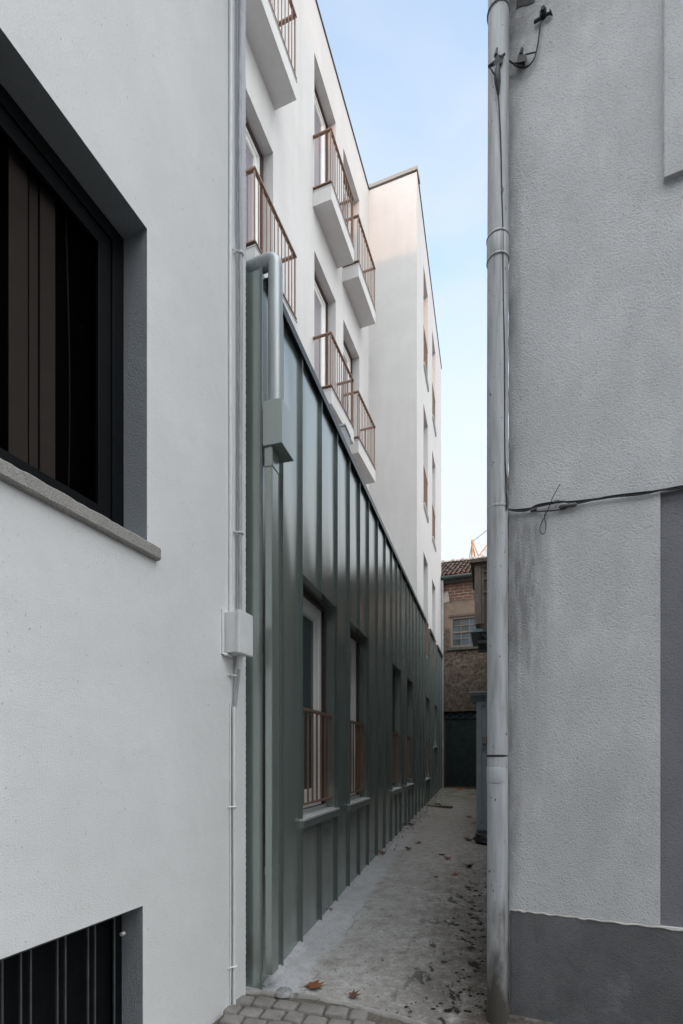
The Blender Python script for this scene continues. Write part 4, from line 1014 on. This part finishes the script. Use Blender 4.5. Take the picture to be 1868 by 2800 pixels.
# ---------------------------------------------------------------- unseen houses across the street, added to block the low sun
St = Plane((0, -8.0), (-.905, .425), (.425, .905))
def street_house(a, b, h, mat, label):
    t = thing('street_house', label, 'house', tuple(St.P((a + b) / 2, -.7)), 'houses across the street')
    ops = []; n = int((b - a) / 2.4); w = (b - a) / n
    for i in range(n):
        for z in [.9 + 3.1 * k for k in range(int((h - 1) / 3.1))]: ops.append((a + w * (i + .5) - .5, a + w * (i + .5) + .5, z, z + 1.7, .15))
    g = MB(); g.facade(St, a, b, -1, h, ops); q = [St.P(a, 0), St.P(b, 0), St.P(b, 0, -8), St.P(a, 0, -8)]
    for p, r in zip(q[1:], q[2:] + q[:1]): g.quad((p.x, p.y, -1), (r.x, r.y, -1), (r.x, r.y, h), (p.x, p.y, h))
    g.build('wall', mat, t, recalc=False)
    for o in ops:
        g = MB(); g.frame(St, o[0], o[1], o[2], o[3], .07, -.14, -.08); f = g.build('window', 'white_frame', t)
        g = MB(); g.quad(St.P(o[0], o[2], -.12), St.P(o[1], o[2], -.12), St.P(o[1], o[3], -.12), St.P(o[0], o[3], -.12)); g.build('pane', 'glass_dark', f)
    g = MB(); m = -4
    for d0, d1 in ((.35, m), (-8.2, m)): g.quad(St.P(a, h, d0), St.P(b, h, d0), St.P(b, h + 1.6, d1), St.P(a, h + 1.6, d1))
    for e in (a, b): g.add([St.P(e, h, .35), St.P(e, h, -8.2), St.P(e, h + 1.6, m)], [(0, 1, 2)])
    g.build('roof', 'tiles', t, recalc=False)
for a, b, h, mat, lb in STREET: street_house(a, b, h, mat, lb)

# ---------------------------------------------------------------- small things on the ground
def leaf(x, y, size, mat, label, seed, curl=.25, ang=None):
    r = random.Random(seed); v = (HY - y) / F
    Y = 5.0
    for _ in range(30): Y = (EYE - zg(Y)) / -v
    size *= 1.9 if seed == 1 else 1.5; c = Vector(((x - CX) / F * Y, Y, zg(Y) + .012)); a0 = r.uniform(0, 6.28) if ang is None else ang
    lobes = [(0, 1), (.35, .55), (.62, .95), (1.0, .45), (1.35, .75), (1.8, .35), (2.4, .5), (2.9, .25)]
    prof = lobes + [(3.14, .12)] + [(6.283 - a, q) for a, q in reversed(lobes[1:])]
    vs = [Vector((0, 0, .0))]
    for k, (a, q) in enumerate(prof):
        q *= r.uniform(.85, 1.12); px, py = math.cos(a) * q, math.sin(a) * q
        vs.append(Vector((px, py, curl * (abs(py) ** 1.5) + curl * .6 * max(0, px) ** 2 + r.uniform(-.04, .08))))
    n = len(prof); fs = [(0, 1 + k, 1 + (k + 1) % n) for k in range(n)]
    R = Matrix.Rotation(a0, 3, 'Z') @ Matrix.Rotation(r.uniform(-.15, .15), 3, 'X')
    me = bpy.data.meshes.new('leaf')
    st = [Vector((-.1, .02, .02)), Vector((-.1, -.02, .02)), Vector((-.9, -.015, .10)), Vector((-.9, .015, .10))]; k0 = len(vs); vs += st; fs.append((k0, k0 + 1, k0 + 2, k0 + 3))
    me.from_pydata([tuple(R @ (p * size) + c) for p in vs], [], fs); me.materials.append(M[mat])
    o = bpy.data.objects.new('leaf', me); COL.objects.link(o); md = o.modifiers.new('Solidify', 'SOLIDIFY'); md.thickness = .0012
    tag(o, label, 'leaf', 'fallen leaves on the alley concrete')
leaf(853, 2702, .062, 'leaf', 'big flat orange-brown leaf beside the round drain cover', 1, .12, .5)
leaf(962, 2727, .042, 'leaf_dark', 'dull curled leaf on the slab edge above the cobbles', 2, .5)
leaf(1046, 2337, .060, 'leaf_dark', 'upright brown leaf leaning against the foot of the green cladding', 3, .8)
leaf(1225, 2352, .060, 'leaf', 'orange-brown leaf in the middle of the alley floor, left of the black sack', 4, .6)
leaf(1285, 2371, .065, 'leaf_dark', 'dark ragged leaf on the grimy concrete left of the downpipe', 5, .6)
leaf(1207, 2339, .050, 'leaf_dark', 'flat dark leaf just behind the orange-brown leaf in mid alley', 6, .2)
leaf(1246, 2394, .045, 'leaf', 'small reddish leaf flat on the concrete below the dark ragged leaf', 7, .2)
leaf(1192, 2401, .028, 'leaf', 'tiny reddish leaf scrap in the centre of the concrete', 8, .3)
leaf(907, 2490, .022, 'leaf_dark', 'tiny brown leaf scrap on the pale cement strip', 9, .4)
leaf(1119, 2323, .06, 'leaf_dark', 'curled dark leaf left of centre, in line with the black sack', 10, .5)
leaf(1128, 2257, .085, 'leaf_dark', 'wide brown leaf by the cladding foot, halfway along the alley', 11, .5)
leaf(1286, 2299, .080, 'leaf_dark', 'brown leaf lying just left of the cabinet plinth', 12, .4)
leaf(1298, 2253, .060, 'leaf', 'reddish leaf against the lower left edge of the cabinet', 13, .4)
leaf(1143, 2307, .05, 'leaf_dark', 'thin dark leaf behind the curled leaf left of centre', 15, .3)
leaf(1285, 2237, .07, 'leaf_dark', 'dark leaf beside the cabinet, farthest along its left side', 16, .4)
leaf(1256, 2161, .14, 'leaf', 'orange leaf lying at the threshold of the dark green door', 14, .5)
leaf(1201, 2202, .10, 'leaf_dark', 'dark leaf by the flat strip lying near the alley end', 17, .4)
leaf(1179, 2590, .022, 'leaf_dark', 'small brown scrap among the black stains near the downpipe foot', 18, .5)

dc = thing('drain_cover', 'small round speckled drain cover at the corner of the concrete slab', 'drain cover', (-.405, 3.515, .03))
g = MB(); c = (-.395, 3.505); g.lathe(c, [(.001, .024), (.030, .022), (.050, .016), (.062, .008), (.066, -.01)], 28); g.build('dome', 'drain', dc)
g = MB()
for k in range(18):
    a = k * 2.4; r = .011 * math.sqrt(k + .6); x, y = c[0] + r * math.cos(a), c[1] + r * math.sin(a); z = .0255 - (r / .058) ** 2 * .009
    g.lathe((x, y), [(.0001, z), (.003, z), (.003, z - .006)], 8)
g.build('hole', 'black', dc)
# flat strip of board lying across the far end
st = MB(); a = at(1170, 2216, 12.2); 
y1 = 12.3; zb = zg(y1) + .012
p = [Vector((2.02, 12.55, zb)), Vector((2.62, 12.15, zb)), Vector((2.68, 12.32, zb)), Vector((2.10, 12.72, zb))]
st.hexa(p + [q + Vector((0, 0, .03)) for q in p]); o = st.build('board', 'timber', None, bevel=.004)
tag(o, 'flat dark board lying on the concrete near the alley end', 'board')
# crumbs of mortar and grit along the foot of the cladding and in front of the door
g = MB(); r = random.Random(21)
def crumb(p, s):
    vs = [p + Vector((r.uniform(-1, 1) * s, r.uniform(-1, 1) * s, s * .9 if i > 3 else -s * .3)) for i in range(4)] + [p + Vector((r.uniform(-.5, .5) * s, r.uniform(-.5, .5) * s, s * r.uniform(.5, 1.1)))]
    ring4 = [p + Vector((math.cos(a) * s * r.uniform(.6, 1.2), math.sin(a) * s * r.uniform(.6, 1.2), -.2 * s)) for a in (0, 1.2, 2.5, 3.8, 5.1)]
    topv = p + Vector((r.uniform(-.3, .3) * s, r.uniform(-.3, .3) * s, s * r.uniform(.5, 1.0)))
    g.add(ring4 + [topv], [(i, (i + 1) % 5, 5) for i in range(5)])
for i in range(420):
    y = 7.5 + 9.2 * r.random() ** .8; dd = abs(r.gauss(.04, .12)) + .02; p = B.P(y, zg(y) + .012, dd); crumb(p, r.uniform(.006, .03) * (y / 12))
for i in range(260):
    s = r.uniform(-.1, 2.2); dd = abs(r.gauss(0, .18)) + .12; p = End.P(s, 0, dd); p.z = zg(p.y) + .008; crumb(p, r.uniform(.01, .03))
for i in range(700):
    y = 3.45 + 5.5 * r.random() ** 1.6; q = r.random(); xl = B.P(y, 0).x + .1; xr = Gw.P(y, 0).x - .05 if y > 4.8 else 1.25
    p = Vector((xl + (xr - xl) * q ** .7, y, zg(y) + .004)); crumb(p, r.uniform(.0015, .006))
o = g.build('debris', 'cement'); o['kind'] = 'stuff'
# moss clumps and black droppings by the right side
g = MB()
for i in range(320):
    y = 3.25 + 3.2 * r.random() ** 1.5; lim = 1.0 + (y - 3.2) * .33; x = lim - abs(r.gauss(0, .26)) - .05
    if y < edge_y(x) + .05: continue
    s = .003 + .017 * r.random() ** 2.4; p = Vector((x, y, zg(y) + .001))
    n = 9; ring_ = [p + Vector((math.cos(k / n * 6.283) * s * r.uniform(.6, 1.4) * 1.3, math.sin(k / n * 6.283) * s * r.uniform(.6, 1.3), -.002)) for k in range(n)]
    g.add(ring_ + [p + Vector((0, 0, s * r.uniform(.25, .45)))], [(k, (k + 1) % n, n) for k in range(n)], True)
o = g.build('moss', 'moss'); o['kind'] = 'stuff'

# ---------------------------------------------------------------- camera, light
cam = bpy.data.cameras.new('camera'); co = bpy.data.objects.new('camera', cam); COL.objects.link(co)
co.location = (0, 0, EYE); co.rotation_euler = (math.radians(90), 0, 0)
cam.sensor_fit = 'HORIZONTAL'; cam.sensor_width = 24; cam.lens = F / 1868 * 24
cam.shift_y = (HY - 1400) / 1868; cam.clip_start = .05; cam.clip_end = 2000
scene.camera = co
EL = math.radians(8.0); sdir = Vector((-.10 * math.cos(EL), -.995 * math.cos(EL), math.sin(EL))).normalized()
sun = bpy.data.lights.new('sun', 'SUN'); sun.energy = .24; sun.angle = math.radians(.6); sun.color = (1.0, .50, .28)
so = bpy.data.objects.new('sun', sun); COL.objects.link(so); so.rotation_euler = sdir.to_track_quat('Z', 'Y').to_euler(); so.location = (10, -10, 20)
w = bpy.data.worlds.new('World'); scene.world = w; w.use_nodes = True
nt = w.node_tree; bg = nt.nodes['Background']; sky = nt.nodes.new('ShaderNodeTexSky'); sky.sky_type = 'NISHITA'; sky.sun_disc = False
sky.sun_elevation = EL; sky.sun_rotation = math.atan2(sdir.x, sdir.y); sky.air_density = 1.0; sky.dust_density = 1.0; sky.ozone_density = 1.7
def wn(t, **k):
    n = nt.nodes.new(t)
    for a, v in k.items(): setattr(n, a, v)
    return n
def wrng(v, a, b, c, d):
    n = wn('ShaderNodeMapRange', interpolation_type='SMOOTHSTEP'); nt.links.new(v, n.inputs[0])
    for q, x in enumerate((a, b, c, d)): n.inputs[q + 1].default_value = x
    return n.outputs[0]
def wmix(f, a, b):
    n = wn('ShaderNodeMix', data_type='RGBA'); nt.links.new(f, n.inputs[0])
    for q, x in ((6, a), (7, b)):
        if isinstance(x, tuple): n.inputs[q].default_value = (*x, 1)
        else: nt.links.new(x, n.inputs[q])
    return n.outputs[2]
tc = wn('ShaderNodeTexCoord'); sp_ = wn('ShaderNodeSeparateXYZ'); nt.links.new(tc.outputs['Generated'], sp_.inputs[0])
cn = wn('ShaderNodeTexNoise'); nt.links.new(tc.outputs['Generated'], cn.inputs['Vector']); cn.inputs['Scale'].default_value = 2.2; cn.inputs['Detail'].default_value = 6
HAZE, FILL_CLOUD, FILL_ZENITH = (1.36, 1.40, 1.46), (3.0, 3.08, 3.12), (6.2, 6.35, 6.5)
wz = wn('ShaderNodeMapping'); nt.links.new(tc.outputs['Generated'], wz.inputs[0]); wz.inputs['Scale'].default_value = (1.0, 1.0, 2.6)
wisp = wn('ShaderNodeTexNoise'); nt.links.new(wz.outputs[0], wisp.inputs['Vector']); wisp.inputs['Scale'].default_value = 3.1; wisp.inputs['Detail'].default_value = 7; wisp.inputs['Distortion'].default_value = .5
zz = wn('ShaderNodeMath', operation='MULTIPLY_ADD'); nt.links.new(wisp.outputs['Fac'], zz.inputs[0]); zz.inputs[1].default_value = -.72; nt.links.new(sp_.outputs[2], zz.inputs[2])
hz = wrng(zz.outputs[0], -.08, .76, 1.0, .20)                 # milky haze thinning towards the zenith
ad = wn('ShaderNodeMath', operation='ADD'); nt.links.new(sp_.outputs[1], ad.inputs[0]); mu = wn('ShaderNodeMath', operation='MULTIPLY'); nt.links.new(cn.outputs['Fac'], mu.inputs[0]); mu.inputs[1].default_value = .5; nt.links.new(mu.outputs[0], ad.inputs[1])
cl = wrng(ad.outputs[0], .72, .15, 0.0, .95)                  # bright cloud out of view, added to lift the shaded walls
nt.links.new(wmix(cl, wmix(hz, sky.outputs[0], HAZE), wmix(wrng(sp_.outputs[2], .35, .95, 0, 1), FILL_CLOUD, FILL_ZENITH)), bg.inputs[0]); bg.inputs[1].default_value = .15
scene.view_settings.view_transform = 'Standard'; scene.view_settings.look = 'None'; scene.view_settings.gamma = 1
scene.view_settings.exposure = 2.2
